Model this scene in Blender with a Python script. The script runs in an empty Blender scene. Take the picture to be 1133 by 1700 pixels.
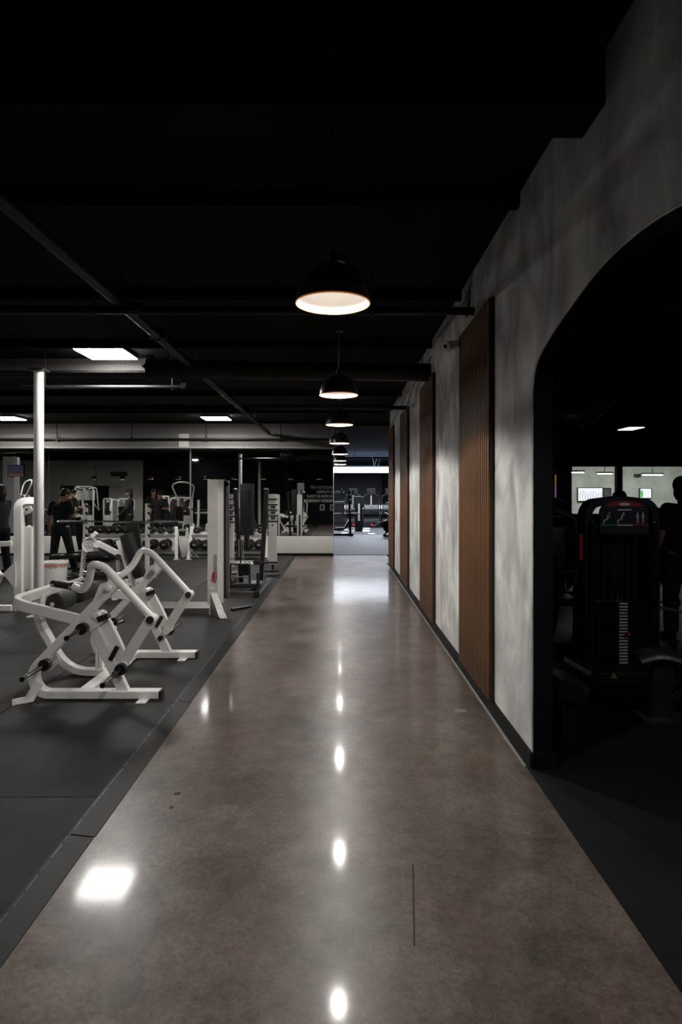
import bpy, bmesh, math, random
from mathutils import Vector, Matrix, Quaternion
random.seed(7)
PI = math.pi
SC = bpy.context.scene
COL = SC.collection

# ---------------- camera, world, exposure ----------------
F, VX, VY, EYE = 1050.0, 565.0, 822.0, 1.6
cam_d = bpy.data.cameras.new('camera')
cam = bpy.data.objects.new('camera', cam_d)
COL.objects.link(cam)
cam.location = (0, 0, EYE)
cam.rotation_euler = (PI/2, 0, 0)
cam_d.sensor_fit = 'VERTICAL'
cam_d.sensor_height = 36.0
cam_d.sensor_width = 24.0
cam_d.lens = F/1700*36.0
cam_d.shift_x = (566.5-VX)/1700
cam_d.shift_y = -(850-VY)/1700
cam_d.clip_start = 0.05
cam_d.clip_end = 120
SC.camera = cam
world = bpy.data.worlds.new('world')
SC.world = world
world.use_nodes = True
world.node_tree.nodes['Background'].inputs[0].default_value = (0.55, 0.6, 0.7, 1)
world.node_tree.nodes['Background'].inputs[1].default_value = 0.002
SC.view_settings.view_transform = 'Standard'
SC.view_settings.look = 'None'
SC.view_settings.exposure = 0.0
SC.view_settings.gamma = 1.0
SC.view_settings.use_curve_mapping = False
# lamp strengths (emission of the fittings themselves)
PANEL_E, BULB_E, SPOT_W, FAR_E, GREEN_E = 88.0, 9.0, 78.0, 7.5, 5.0

def W(px, py, y):
    return Vector(((px-VX)*y/F, y, EYE-(py-VY)*y/F))
def G(px, py):
    y = EYE*F/(py-VY)
    return Vector(((px-VX)*y/F, y, 0))

# ---------------- materials ----------------
def mat(name, col, rough=0.5, metal=0.0, noise=0.0, scale=8.0, bump=0.0, bscale=60.0, emit=None, estr=0.0, spec=0.5, coord='Object', stretch=(1,1,1)):
    m = bpy.data.materials.new(name)
    m.use_nodes = True
    nt = m.node_tree
    b = nt.nodes['Principled BSDF']
    b.inputs['Base Color'].default_value = (*col, 1)
    b.inputs['Roughness'].default_value = rough
    b.inputs['Metallic'].default_value = metal
    b.inputs['Specular IOR Level'].default_value = spec
    if emit:
        b.inputs['Emission Color'].default_value = (*emit, 1)
        b.inputs['Emission Strength'].default_value = estr
    tc = nt.nodes.new('ShaderNodeTexCoord')
    mp = nt.nodes.new('ShaderNodeMapping')
    mp.inputs['Scale'].default_value = stretch
    nt.links.new(tc.outputs[coord], mp.inputs[0])
    if noise > 0:
        n = nt.nodes.new('ShaderNodeTexNoise')
        n.inputs['Scale'].default_value = scale
        n.inputs['Detail'].default_value = 6
        nt.links.new(mp.outputs[0], n.inputs['Vector'])
        r = nt.nodes.new('ShaderNodeValToRGB')
        r.color_ramp.elements[0].position = 0.3
        r.color_ramp.elements[1].position = 0.7
        r.color_ramp.elements[0].color = (*[c*(1-noise) for c in col], 1)
        r.color_ramp.elements[1].color = (*[min(1, c*(1+noise)) for c in col], 1)
        nt.links.new(n.outputs[0], r.inputs[0])
        nt.links.new(r.outputs[0], b.inputs['Base Color'])
    if bump > 0:
        n2 = nt.nodes.new('ShaderNodeTexNoise')
        n2.inputs['Scale'].default_value = bscale
        n2.inputs['Detail'].default_value = 4
        nt.links.new(mp.outputs[0], n2.inputs['Vector'])
        bp = nt.nodes.new('ShaderNodeBump')
        bp.inputs['Strength'].default_value = bump
        bp.inputs['Distance'].default_value = 0.01
        nt.links.new(n2.outputs[0], bp.inputs['Height'])
        nt.links.new(bp.outputs[0], b.inputs['Normal'])
    return m

def concrete_mat():
    m = mat('polished_concrete', (0.16, 0.13, 0.11), 0.2)
    nt = m.node_tree; b = nt.nodes['Principled BSDF']; L = nt.links
    tc = [n for n in nt.nodes if n.type == 'TEX_COORD'][0]
    def noise(s, d, rough=0.6, dist=0.0):
        n = nt.nodes.new('ShaderNodeTexNoise'); n.inputs['Scale'].default_value = s
        n.inputs['Detail'].default_value = d; n.inputs['Roughness'].default_value = rough
        n.inputs['Distortion'].default_value = dist
        L.new(tc.outputs['Object'], n.inputs['Vector']); return n
    def ramp(src, stops):
        r = nt.nodes.new('ShaderNodeValToRGB'); e = r.color_ramp.elements
        while len(e) < len(stops): e.new(0.5)
        for i, (p, c) in enumerate(stops): e[i].position = p; e[i].color = (*c, 1)
        L.new(src, r.inputs[0]); return r
    def mix(t, f, a, c):
        x = nt.nodes.new('ShaderNodeMix'); x.data_type = 'RGBA'; x.blend_type = t
        if isinstance(f, float): x.inputs[0].default_value = f
        else: L.new(f, x.inputs[0])
        L.new(a, x.inputs[6])
        if isinstance(c, tuple): x.inputs[7].default_value = (*c, 1)
        else: L.new(c, x.inputs[7])
        return x.outputs[2]
    big = ramp(noise(1.3, 8, 0.68, 0.2).outputs[0], [(0.34, (0.084, 0.068, 0.056)), (0.5, (0.146, 0.116, 0.094)), (0.66, (0.208, 0.174, 0.149))])
    warm = ramp(noise(2.3, 5, 0.6, 0.4).outputs[0], [(0.45, (0, 0, 0)), (0.9, (1, 1, 1))])
    c = mix('MIX', warm.outputs[0], big.outputs[0], (0.20, 0.130, 0.090))
    mid = ramp(noise(7, 6, 0.7, 0.3).outputs[0], [(0.36, (0.62, 0.62, 0.64)), (0.62, (1.0, 1.0, 1.0))])
    c = mix('MULTIPLY', 0.9, c, mid.outputs[0])
    fine = ramp(noise(48, 6, 0.85).outputs[0], [(0.36, (0.35, 0.35, 0.36)), (0.64, (1.0, 1.0, 1.0))])
    c = mix('MULTIPLY', 0.8, c, fine.outputs[0])
    sp = ramp(noise(9, 8, 0.8).outputs[0], [(0.22, (0.6, 0.57, 0.55)), (0.45, (1, 1, 1))])
    c = mix('MULTIPLY', 0.8, c, sp.outputs[0])
    vo = nt.nodes.new('ShaderNodeTexVoronoi'); vo.feature = 'DISTANCE_TO_EDGE'; vo.inputs['Scale'].default_value = 0.55
    wn = noise(2.5, 4); mv = nt.nodes.new('ShaderNodeVectorMath'); mv.operation = 'ADD'
    sc = nt.nodes.new('ShaderNodeVectorMath'); sc.operation = 'SCALE'; sc.inputs[3].default_value = 0.5
    L.new(wn.outputs[1], sc.inputs[0]); L.new(tc.outputs['Object'], mv.inputs[0]); L.new(sc.outputs[0], mv.inputs[1]); L.new(mv.outputs[0], vo.inputs['Vector'])
    cr = ramp(vo.outputs['Distance'], [(0.0, (0.55, 0.5, 0.47)), (0.006, (1, 1, 1))])
    c = mix('MULTIPLY', 0.55, c, cr.outputs[0])
    L.new(c, b.inputs['Base Color'])
    rr = nt.nodes.new('ShaderNodeMapRange'); L.new(noise(1.7, 5).outputs[0], rr.inputs[0])
    rr.inputs[1].default_value = 0.3; rr.inputs[2].default_value = 0.7; rr.inputs[3].default_value = 0.30; rr.inputs[4].default_value = 0.40
    L.new(rr.outputs[0], b.inputs['Roughness'])
    bp = nt.nodes.new('ShaderNodeBump'); bp.inputs['Strength'].default_value = 0.06; bp.inputs['Distance'].default_value = 0.02
    L.new(noise(3.0, 3).outputs[0], bp.inputs['Height']); L.new(bp.outputs[0], b.inputs['Normal'])
    b.inputs['Specular IOR Level'].default_value = 0.26
    b.inputs['Coat Weight'].default_value = 0.2
    b.inputs['Coat Roughness'].default_value = 0.085
    return m

def plaster_mat():
    m = mat('troweled_plaster', (0.5, 0.49, 0.47), 0.8)
    nt = m.node_tree; b = nt.nodes['Principled BSDF']; L = nt.links
    tc = [n for n in nt.nodes if n.type == 'TEX_COORD'][0]; mp = [n for n in nt.nodes if n.type == 'MAPPING'][0]
    mp.inputs['Scale'].default_value = (1, 1.1, 0.7)
    n = nt.nodes.new('ShaderNodeTexNoise'); n.inputs['Scale'].default_value = 2.6; n.inputs['Detail'].default_value = 7; n.inputs['Distortion'].default_value = 0.9
    L.new(mp.outputs[0], n.inputs['Vector'])
    r = nt.nodes.new('ShaderNodeValToRGB'); e = r.color_ramp.elements
    e[0].position = 0.28; e[0].color = (0.27, 0.265, 0.26, 1); e[1].position = 0.66; e[1].color = (0.70, 0.69, 0.67, 1)
    L.new(n.outputs[0], r.inputs[0]); L.new(r.outputs[0], b.inputs['Base Color'])
    n2 = nt.nodes.new('ShaderNodeTexNoise'); n2.inputs['Scale'].default_value = 9; n2.inputs['Detail'].default_value = 8
    L.new(mp.outputs[0], n2.inputs['Vector'])
    bp = nt.nodes.new('ShaderNodeBump'); bp.inputs['Strength'].default_value = 0.4; bp.inputs['Distance'].default_value = 0.015
    L.new(n2.outputs[0], bp.inputs['Height']); L.new(bp.outputs[0], b.inputs['Normal'])
    return m

M = {}
M['concrete'] = concrete_mat()
M['plaster'] = plaster_mat()
M['black_paint'] = mat('black_paint', (0.003, 0.003, 0.0035), 0.65, spec=0.16)
M['ceil'] = mat('black_ceiling', (0.0035, 0.0035, 0.0035), 0.95, spec=0.15, noise=0.4, scale=3, bump=0.5, bscale=30)
M['ceil_gloss'] = mat('black_pipe_paint', (0.007, 0.007, 0.007), 0.5, spec=0.3)
M['rough_beam'] = mat('sprayed_fireproofing', (0.06, 0.058, 0.055), 0.95, noise=0.6, scale=90, bump=1.0, bscale=120)
M['rubber'] = mat('black_rubber_mat', (0.020, 0.0194, 0.0188), 0.62, spec=0.18, noise=0.35, scale=3, bump=0.25, bscale=220)
M['rubber_dark'] = mat('dark_rubber_tile', (0.0048, 0.0048, 0.0062), 0.65, spec=0.18, noise=0.3, scale=3, bump=0.25, bscale=220)
M['rubber_blue'] = mat('grey_rubber_floor', (0.036, 0.040, 0.048), 0.5, noise=0.15, scale=2)
M['turf'] = mat('dark_turf', (0.02, 0.022, 0.026), 0.7, noise=0.3, scale=30)
M['edge'] = mat('rubber_edging', (0.0075, 0.008, 0.0095), 0.5, noise=0.4, scale=6, spec=0.22)
M['worn'] = mat('worn_rubber_edge', (0.09, 0.09, 0.09), 0.5, noise=0.5, scale=9)
M['wood'] = mat('walnut_slat', (0.135, 0.062, 0.024), 0.5, spec=0.2, noise=0.3, scale=3, stretch=(6, 6, 0.6))
M['wood_back'] = mat('slat_backing', (0.018, 0.01, 0.006), 0.7)
M['white_metal'] = mat('white_powder_coat', (0.82, 0.805, 0.78), 0.3, noise=0.03, scale=4)
M['grey_metal'] = mat('light_grey_shroud', (0.72, 0.705, 0.67), 0.4)
M['black_metal'] = mat('black_powder_coat', (0.012, 0.012, 0.013), 0.35)
M['black_foam'] = mat('black_foam', (0.012, 0.012, 0.012), 0.7, bump=0.2, bscale=90)
M['black_vinyl'] = mat('black_vinyl', (0.014, 0.014, 0.015), 0.38, bump=0.15, bscale=40)
M['chrome'] = mat('chrome_steel', (0.6, 0.59, 0.57), 0.22, metal=1.0)
M['brass'] = mat('brass_sleeve', (0.5, 0.35, 0.14), 0.3, metal=1.0)
M['diamond'] = mat('diamond_plate', (0.25, 0.24, 0.23), 0.3, metal=0.9, bump=0.9, bscale=70)
M['column'] = mat('white_column_paint', (0.66, 0.65, 0.64), 0.5)
M['white_wall'] = mat('white_wall_paint', (0.55, 0.54, 0.5), 0.8, noise=0.06, scale=2)
M['bulkhead'] = mat('grey_bulkhead_paint', (0.17, 0.165, 0.155), 0.8, noise=0.08, scale=2)
M['bulkhead_lip'] = mat('lip_paint', (0.32, 0.31, 0.29), 0.7)
M['scar_dark'] = mat('floor_scuff', (0.035, 0.028, 0.023), 0.6, spec=0.1)
M['shelf_grey'] = mat('shelf_grey', (0.30, 0.29, 0.28), 0.5)
M['disc_grey'] = mat('disc_grey', (0.35, 0.35, 0.34), 0.5)
M['added_uplight'] = mat('added_uplight', (1, 1, 1), 0.5, emit=(0.6, 0.75, 1.0), estr=0.8)  # glow for an added sheet that brightens the far room ceiling
M['far_ceil'] = mat('lit_ceiling_tint', (0.05, 0.055, 0.065), 0.9)  # bluish light on the far ceiling, put into a paler base colour
M['scar'] = mat('floor_stain', (0.05, 0.042, 0.036), 0.4)
M['green_wall'] = mat('pale_green_plaster', (0.42, 0.48, 0.42), 0.85, noise=0.18, scale=2.5)
M['far_wall'] = mat('charcoal_wall', (0.045, 0.045, 0.05), 0.8)
M['far_wall2'] = mat('grey_far_panel', (0.08, 0.078, 0.078), 0.8)
M['brown_board'] = mat('brown_board', (0.09, 0.045, 0.025), 0.6)
M['mirror'] = mat('silver_mirror', (0.62, 0.64, 0.63), 0.015, metal=1.0)
M['trim_metal'] = mat('aluminium_edge', (0.55, 0.57, 0.55), 0.3, metal=0.8)
M['lamp_out'] = mat('black_lamp_enamel', (0.02, 0.02, 0.021), 0.28)
M['lamp_in'] = mat('white_lamp_enamel', (0.85, 0.82, 0.78), 0.6)
M['lamp_rim'] = mat('copper_rim', (0.9, 0.35, 0.1), 0.45, metal=0.3, emit=(1.0, 0.33, 0.07), estr=0.25)  # emission paints the bright orange gleam on the copper edge
M['bulb'] = mat('bulb', (1, 1, 1), 0.5, emit=(1, 0.93, 0.84), estr=BULB_E)
M['panel'] = mat('led_diffuser', (1, 1, 1), 0.5, emit=(1, 0.97, 0.94), estr=PANEL_E)
M['far_light'] = mat('cool_led_diffuser', (1, 1, 1), 0.5, emit=(0.82, 0.88, 1.0), estr=FAR_E)
M['green_light'] = mat('reception_led', (1, 1, 1), 0.5, emit=(1, 0.97, 0.95), estr=GREEN_E*3)
M['side_light'] = mat('side_led', (1, 1, 1), 0.5, emit=(0.85, 0.87, 1.0), estr=40.0)
M['skin'] = mat('skin', (0.33, 0.17, 0.11), 0.5)
M['hair'] = mat('dark_hair', (0.008, 0.006, 0.005), 0.5)
M['black_cloth'] = mat('black_cloth', (0.006, 0.006, 0.007), 0.9)
M['grey_cloth'] = mat('charcoal_cloth', (0.035, 0.037, 0.04), 0.85)
M['denim'] = mat('dark_blue_cloth', (0.02, 0.025, 0.05), 0.85)
M['red_cloth'] = mat('red_cloth', (0.3, 0.02, 0.02), 0.85)
M['white_plastic'] = mat('white_plastic', (0.72, 0.71, 0.68), 0.4)
M['clear_white'] = mat('lettering_white', (0.9, 0.89, 0.85), 0.6)
M['red'] = mat('red_print', (0.45, 0.02, 0.02), 0.5)
M['liner'] = mat('pale_red_bin_liner', (0.75, 0.25, 0.16), 0.5)
M['pink'] = mat('pink_plastic', (0.6, 0.25, 0.38), 0.5)
M['dark_print'] = mat('dark_print', (0.05, 0.05, 0.05), 0.5)
M['green_print'] = mat('green_print', (0.05, 0.3, 0.12), 0.5)
M['yellow_print'] = mat('yellow_print', (0.4, 0.3, 0.1), 0.5)
M['screen'] = mat('lit_screen', (0.05, 0.05, 0.06), 0.3, emit=(0.9, 0.95, 1.0), estr=0.95)
M['screen_dim'] = mat('dim_screen', (0.02, 0.02, 0.04), 0.3, emit=(0.10, 0.09, 0.17), estr=0.3)
M['screen_red'] = mat('dim_red_screen', (0.1, 0.02, 0.02), 0.3, emit=(0.35, 0.16, 0.14), estr=0.3)
M['green_glow'] = mat('green_screen', (0.05, 0.2, 0.05), 0.3, emit=(0.1, 0.7, 0.1), estr=0.6)
M['black_gloss'] = mat('black_gloss', (0.008, 0.008, 0.009), 0.15)
M['smoked'] = mat('smoked_shroud', (0.01, 0.01, 0.012), 0.3)
M['dark_slate'] = mat('dark_slate_panel', (0.02, 0.021, 0.022), 0.4)

# ---------------- mesh builder ----------------
def rnd(pts, r, n=6):
    pts = [Vector(p) for p in pts]
    out = [pts[0]]
    for i in range(1, len(pts)-1):
        a, b, c = pts[i-1], pts[i], pts[i+1]
        rr = r[i-1] if isinstance(r, (list, tuple)) else r
        rr = min(rr, (a-b).length*0.48, (c-b).length*0.48)
        p0 = b+(a-b).normalized()*rr; p1 = b+(c-b).normalized()*rr
        for k in range(n+1):
            t = k/n
            out.append(p0*(1-t)**2+b*2*t*(1-t)+p1*t*t)
    out.append(pts[-1])
    return out

class MB:
    def __init__(s, org=(0, 0, 0)):
        s.bm = bmesh.new(); s.o = Vector(org)
    def _v(s, p): return s.bm.verts.new(Vector(p)-s.o)
    def face(s, pts):
        s.bm.faces.new([s._v(p) for p in pts]); return s
    def box(s, c, d, rot=None, bev=0.0):
        R = rot.to_matrix().to_4x4() if rot is not None and not isinstance(rot, Matrix) else (rot if rot is not None else Matrix())
        m = Matrix.Translation(Vector(c)-s.o) @ R @ Matrix.Diagonal((d[0], d[1], d[2], 1))
        g = bmesh.ops.create_cube(s.bm, size=1, matrix=m)
        if bev > 0:
            es = list({e for v in g['verts'] for e in v.link_edges})
            bmesh.ops.bevel(s.bm, geom=es, offset=bev, segments=2, affect='EDGES', profile=0.7)
        return s
    def sweep(s, pts, prof, ref=None, caps=True, scales=None, closed=False):
        pts = [Vector(p) for p in pts]; n = len(pts)
        T = []
        for i in range(n):
            if closed: t = pts[(i+1) % n]-pts[i-1]
            elif i == 0: t = pts[1]-pts[0]
            elif i == n-1: t = pts[-1]-pts[-2]
            else: t = (pts[i+1]-pts[i]).normalized()+(pts[i]-pts[i-1]).normalized()
            T.append(t.normalized())
        if ref is None: ref = Vector((0, 0, 1)) if abs(T[0].z) < 0.9 else Vector((1, 0, 0))
        a = Vector(ref); a = (a-T[0]*a.dot(T[0])).normalized()
        rings = []
        for i in range(n):
            if i > 0: a = (a-T[i]*a.dot(T[i])).normalized()
            b = T[i].cross(a)
            k = scales[i] if scales else 1
            ms = 1.0
            if 0 < i < n-1 and not closed:
                ca = max(0.5, (pts[i+1]-pts[i]).normalized().dot(T[i])); ms = 1/ca
            tin = (pts[i]-pts[i-1]).normalized() if i > 0 else T[i]
            bend = (T[i]-tin)
            bend = bend.normalized() if bend.length > 1e-4 else None
            ring = []
            for (u, v) in prof:
                off = a*u*k+b*v*k
                if bend is not None and ms > 1.0001: off = off+bend*off.dot(bend)*(ms-1)
                ring.append(s._v(pts[i]+off))
            rings.append(ring)
        m = len(prof)
        rng = range(n) if closed else range(n-1)
        for i in rng:
            r0, r1 = rings[i], rings[(i+1) % n]
            for j in range(m):
                s.bm.faces.new((r0[j], r0[(j+1) % m], r1[(j+1) % m], r1[j]))
        if caps and not closed:
            s.bm.faces.new(rings[0][::-1]); s.bm.faces.new(rings[-1])
        return s
    def tube(s, pts, r, n=12, scales=None, ref=None, flat=1.0, closed=False):
        prof = [(r*math.cos(2*PI*k/n), r*flat*math.sin(2*PI*k/n)) for k in range(n)]
        return s.sweep(pts, prof, ref, True, scales, closed)
    def bar(s, pts, w, h, ref=(0, 1, 0), ch=0.006):
        # w measured along ref, h across
        a, b = w/2, h/2; c = min(ch, a*0.5, b*0.5)
        prof = [(a, -b+c), (a, b-c), (a-c, b), (-a+c, b), (-a, b-c), (-a, -b+c), (-a+c, -b), (a-c, -b)]
        return s.sweep(pts, prof, ref)
    def cyl(s, p, q, r, n=16, r2=None):
        return s.tube([p, q], r, n, scales=[1, (r2/r if r2 is not None else 1)])
    def lathe(s, prof, c=(0, 0, 0), n=24, axis=(0, 0, 1), ang=2*PI):
        q = Vector((0, 0, 1)).rotation_difference(Vector(axis).normalized())
        c = Vector(c); rings = []
        for (r, z) in prof:
            if r < 1e-6: rings.append([s._v(c+q @ Vector((0, 0, z)))])
            else: rings.append([s._v(c+q @ Vector((r*math.cos(2*PI*k/n), r*math.sin(2*PI*k/n), z))) for k in range(n)])
        for i in range(len(rings)-1):
            A, B = rings[i], rings[i+1]
            for k in range(n):
                k2 = (k+1) % n
                if len(A) == 1 and len(B) == 1: continue
                if len(A) == 1: s.bm.faces.new((A[0], B[k2], B[k]))
                elif len(B) == 1: s.bm.faces.new((A[k], A[k2], B[0]))
                else: s.bm.faces.new((A[k], A[k2], B[k2], B[k]))
        return s
    def ball(s, c, d, n=12, rot=None):
        R = rot.to_matrix().to_4x4() if rot is not None else Matrix()
        bmesh.ops.create_uvsphere(s.bm, u_segments=n, v_segments=max(6, n//2+2), radius=0.5,
                                  matrix=Matrix.Translation(Vector(c)-s.o) @ R @ Matrix.Diagonal((d[0], d[1], d[2], 1)))
        return s
    def prism(s, pts, ext):
        ext = Vector(ext); A = [s._v(p) for p in pts]; B = [s._v(Vector(p)+ext) for p in pts]; n = len(pts)
        s.bm.faces.new(A[::-1]); s.bm.faces.new(B)
        for i in range(n): s.bm.faces.new((A[i], A[(i+1) % n], B[(i+1) % n], B[i]))
        return s
    def mesh(s, name):
        bmesh.ops.recalc_face_normals(s.bm, faces=s.bm.faces)
        for f in s.bm.faces: f.smooth = True
        for e in s.bm.edges:
            if len(e.link_faces) == 2 and e.calc_face_angle(0) > 0.62: e.smooth = False
        me = bpy.data.meshes.new(name); s.bm.to_mesh(me); s.bm.free(); return me
    def build(s, name, m, parent=None, **kw):
        me = s.mesh(name); me.materials.append(m if not isinstance(m, str) else M[m])
        o = bpy.data.objects.new(name, me)
        if parent is not None: o.parent = parent
        else: o.location = s.o
        COL.objects.link(o)
        for k, v in kw.items(): o[k] = v
        return o

def tag(o, label, cat, group=None):
    o['label'] = label; o['category'] = cat
    if group: o['group'] = group
    return o
def thing(name, label, cat, loc, rz=0.0, group=None):
    o = bpy.data.objects.new(name, None); COL.objects.link(o)
    o.location = loc; o.rotation_euler = (0, 0, rz); o.empty_display_size = 0.1
    return tag(o, label, cat, group)
def struct(o): o['kind'] = 'structure'; return o
def kids(o): return [c for c in bpy.data.objects if c.parent == o]
def dup(root, loc, rz=0.0, label=None, group=None, scale=None):
    r = root.copy(); COL.objects.link(r); r.location = loc; r.rotation_euler = (0, 0, rz)
    if scale: r.scale = scale
    if label: r['label'] = label
    if group: r['group'] = group
    for ch in TREE[root.name]:
        c = ch.copy(); COL.objects.link(c); c.parent = r
        for g in TREE.get(ch.name, []):
            d = g.copy(); COL.objects.link(d); d.parent = c
    return r
TREE = {}
def freeze(root):
    TREE[root.name] = kids(root)
    for c in TREE[root.name]: TREE[c.name] = kids(c)
    return root
def piece(me, name, parent, loc=(0, 0, 0), rot=(0, 0, 0), scale=(1, 1, 1)):
    o = bpy.data.objects.new(name, me); o.parent = parent; o.location = loc; o.rotation_euler = rot; o.scale = scale
    COL.objects.link(o); return o
def text(body, size, m, parent, loc, rot, name='lettering', ext=0.002, bold=0.0, align='CENTER', sx=1.0, top=None):
    cu = bpy.data.curves.new(name, 'FONT'); cu.body = body; cu.size = size; cu.extrude = ext; cu.offset = bold
    cu.align_x = align; cu.align_y = 'CENTER'; cu.resolution_u = 3
    t = bpy.data.objects.new('tmp', cu); COL.objects.link(t)
    bpy.context.view_layer.update()
    me = bpy.data.meshes.new_from_object(t.evaluated_get(bpy.context.evaluated_depsgraph_get()))
    bpy.data.objects.remove(t); bpy.data.curves.remove(cu)
    me.materials.clear(); me.materials.append(M[m]); me.name = name
    o = bpy.data.objects.new(name, me); o.location = loc; o.rotation_euler = rot; o.scale = (sx, 1, 1)
    if parent: o.parent = parent
    COL.objects.link(o); return o
# ================= THE SETTING =================
CH = 3.5           # ceiling height
WX = 1.13          # corridor face of the right wall
MY = 16.8          # mirror wall
LX = -19.5
o = struct(MB().box((0.0, 8.0, -0.037), (2.5, 19.0, 0.05)).build('floor', 'concrete'))
floor = o
sub = MB().box((-9.4, 7.9, -0.032), (20.3, 17.9, 0.02)); sub.box((8.3, 6.5, -0.03), (13.6, 17.0, 0.02)); sub.build('subfloor', 'rubber_dark', floor)
# rubber mats on the left, with their seams
tm = MB().box((0, 0, -0.011), (1.212, 1.514, 0.022), bev=0.003).mesh('rubber_tile'); tm.materials.append(M['rubber'])
for i in range(12):
    for j in range(15):
        y0 = 3.35+1.52*(i-3); 
        if y0+1.52 > MY+0.1: continue
        piece(tm, 'rubber_tile', floor, (-1.27-0.61-1.22*j, y0+0.76, 0))
lt = MB().box((-10.2, 16.0, -0.011), (17.8, 1.55, 0.02)); lt.build('rubber_strip', 'rubber', floor)
# bevelled reducer strips
es = MB().prism([(-1.285, 0, -0.012), (-1.155, 0, -0.012), (-1.158, 0, -0.009), (-1.268, 0, 0.004), (-1.285, 0, 0.004)], (0, 1.93, 0)).mesh('edging_strip')
es.materials.append(M['edge'])
for p_ in es.polygons: p_.use_smooth = False
for i in range(9):
    piece(es, 'edging_strip', floor, (random.uniform(-.004, .004), -0.9+1.94*i, 0))
wl = MB()
for k in range(150):
    y_ = -.5+.115*k; wl.box((-1.270+random.uniform(-.002, .002), y_, .0035), (.004+random.random()*.003, .06+.05*random.random(), .003))
wl.build('worn_edge', 'worn', floor, kind='stuff')
# right room tiles
rt = MB().box((0, 0, -0.009), (0.764, 0.764, 0.018), bev=0.003).mesh('rubber_tile'); rt.materials.append(M['rubber_dark'])
for i in range(-4, 13):
    for j in range(7):
        if 4.09+0.77*i > 13.2: continue
        piece(rt, 'rubber_tile', floor, (1.86+0.385+0.77*j-0.002, 4.09+0.77*i+0.385, 0))
MB().box((1.48, 6.5, -0.009), (0.75, 17.0, 0.016)).build('threshold_strip', 'rubber_dark', floor)
# far room floor
MB().box((3.5, 21.3, -0.02), (17, 8.6, 0.04)).build('floor_slab', 'rubber_blue', floor)
MB().box((3.5, 31.3, -0.02), (17, 11.4, 0.044)).build('turf_lane', 'turf', floor)
mk = [(570,879.5,.5,.22),(572,885,.3,.3),(583,882,.3,.12),(601,880,.9,.16),(609,877,.4,.2),(608,882,.4,.16),(617,886,.35,.22),(585,876,.3,.1)]
for (px, py, w, d) in mk:
    g = G(px, py); MB().box((g.x, g.y, 0.004), (w*0.8, d*2.2, 0.004)).build('floor_marking', 'clear_white', floor)

for k_, (x0_, y0_, x1_, y1_) in enumerate([(-.9, 3.4, -.86, 3.43), (-.88, 3.25, -.86, 3.28), (.85, 4.7, .95, 4.76)]):
    MB().box(((x0_+x1_)/2, (y0_+y1_)/2, -.0118), (abs(x1_-x0_)*.8+.002, abs(y1_-y0_), .0008)).build('floor_scar', 'scar_dark' if k_ < 2 else 'bulkhead', floor)
MB().prism([(.262, 2.26, -.0122), (.269, 2.26, -.0122), (.322, 2.76, -.0122), (.315, 2.76, -.0122)], (0, 0, .0007)).build('floor_scar', 'scar_dark', floor)
# ceiling
struct(MB().box((-4.2, 17.5, CH+0.05), (31, 38, 0.1)).build('ceiling', 'ceil'))
# right wall with the arch
arch = [(1.21, 2.19), (1.195, 2.28), (1.15, 2.345), (1.06, 2.395), (0.95, 2.435), (0.84, 2.466), (0.66, 2.51), (0.4, 2.565), (0.2, 2.593)]
A = [(2.5-a, h) for a, h in arch]+[(2.5, 2.6)]+[(2.5+a, h) for a, h in arch[::-1]]
A = [(p.y, p.z) for p in rnd([(0, a_, b_) for a_, b_ in A], .2, 3)]
poly = [(-1.0, -0.02), (1.29, -0.02)]+A+[(3.71, -0.02), (14.3, -0.02), (14.3, CH), (-1.0, CH)]
wr = MB().prism([(WX, y, z) for y, z in poly], (0.12, 0, 0)).build('wall_right', 'plaster')
wr.data.materials.append(M['black_paint'])
for p in wr.data.polygons:
    if abs(p.normal.x) < 0.5 or p.center.x > WX+0.06: p.material_index = 1
    p.use_smooth = False
struct(wr)
# rough rendered edge of plaster round the arch
eb = MB()
edge = [(3.71, 0.1+0.07*k) for k in range(30)]+A[::-1]
eb.tube([(WX-0.001, y+random.uniform(-.002, .004), z) for y, z in edge], 0.006, 6)
eb.build('plaster_edge', 'plaster', wr)
def wall(name, c, d, m): return struct(MB().box(c, d).build(name, m))
wall('baseboard_right', (WX-0.006, (3.71+14.3)/2, 0.035), (0.02, 14.3-3.7, 0.11), 'black_paint')
struct(MB().box((WX+0.06, 3.702, 0.035), (0.14, 0.02, 0.11), bev=0.004).build('baseboard_arch', 'black_paint'))
struct(MB().box((WX-0.03, 9.0, -0.008), (0.012, 10.5, 0.008)).build('trim_1', 'trim_metal'))
wall('wall_back', (-4.7, -1.06, CH/2), (12.2, 0.1, CH), 'black_paint')
wb = wall('wall_back_white', (-15.1, -1.06, CH/2), (8.8, 0.1, CH), 'white_wall')
MB().box((-14.9, -1.0, 1.06), (0.8, 0.04, 2.12)).build('dark_doorway', 'black_gloss', wb)
MB().box((-13.45, -1.0, 1.06), (1.6, 0.04, 2.12)).build('dark_doorway', 'black_gloss', wb)
MB().box((-12.1, -0.99, 2.75), (0.9, 0.06, 0.25)).build('wall_vent', 'black_metal', wb)
wall('wall_left', (LX, 8, CH/2), (0.1, 18.2, CH), 'green_wall')
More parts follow.
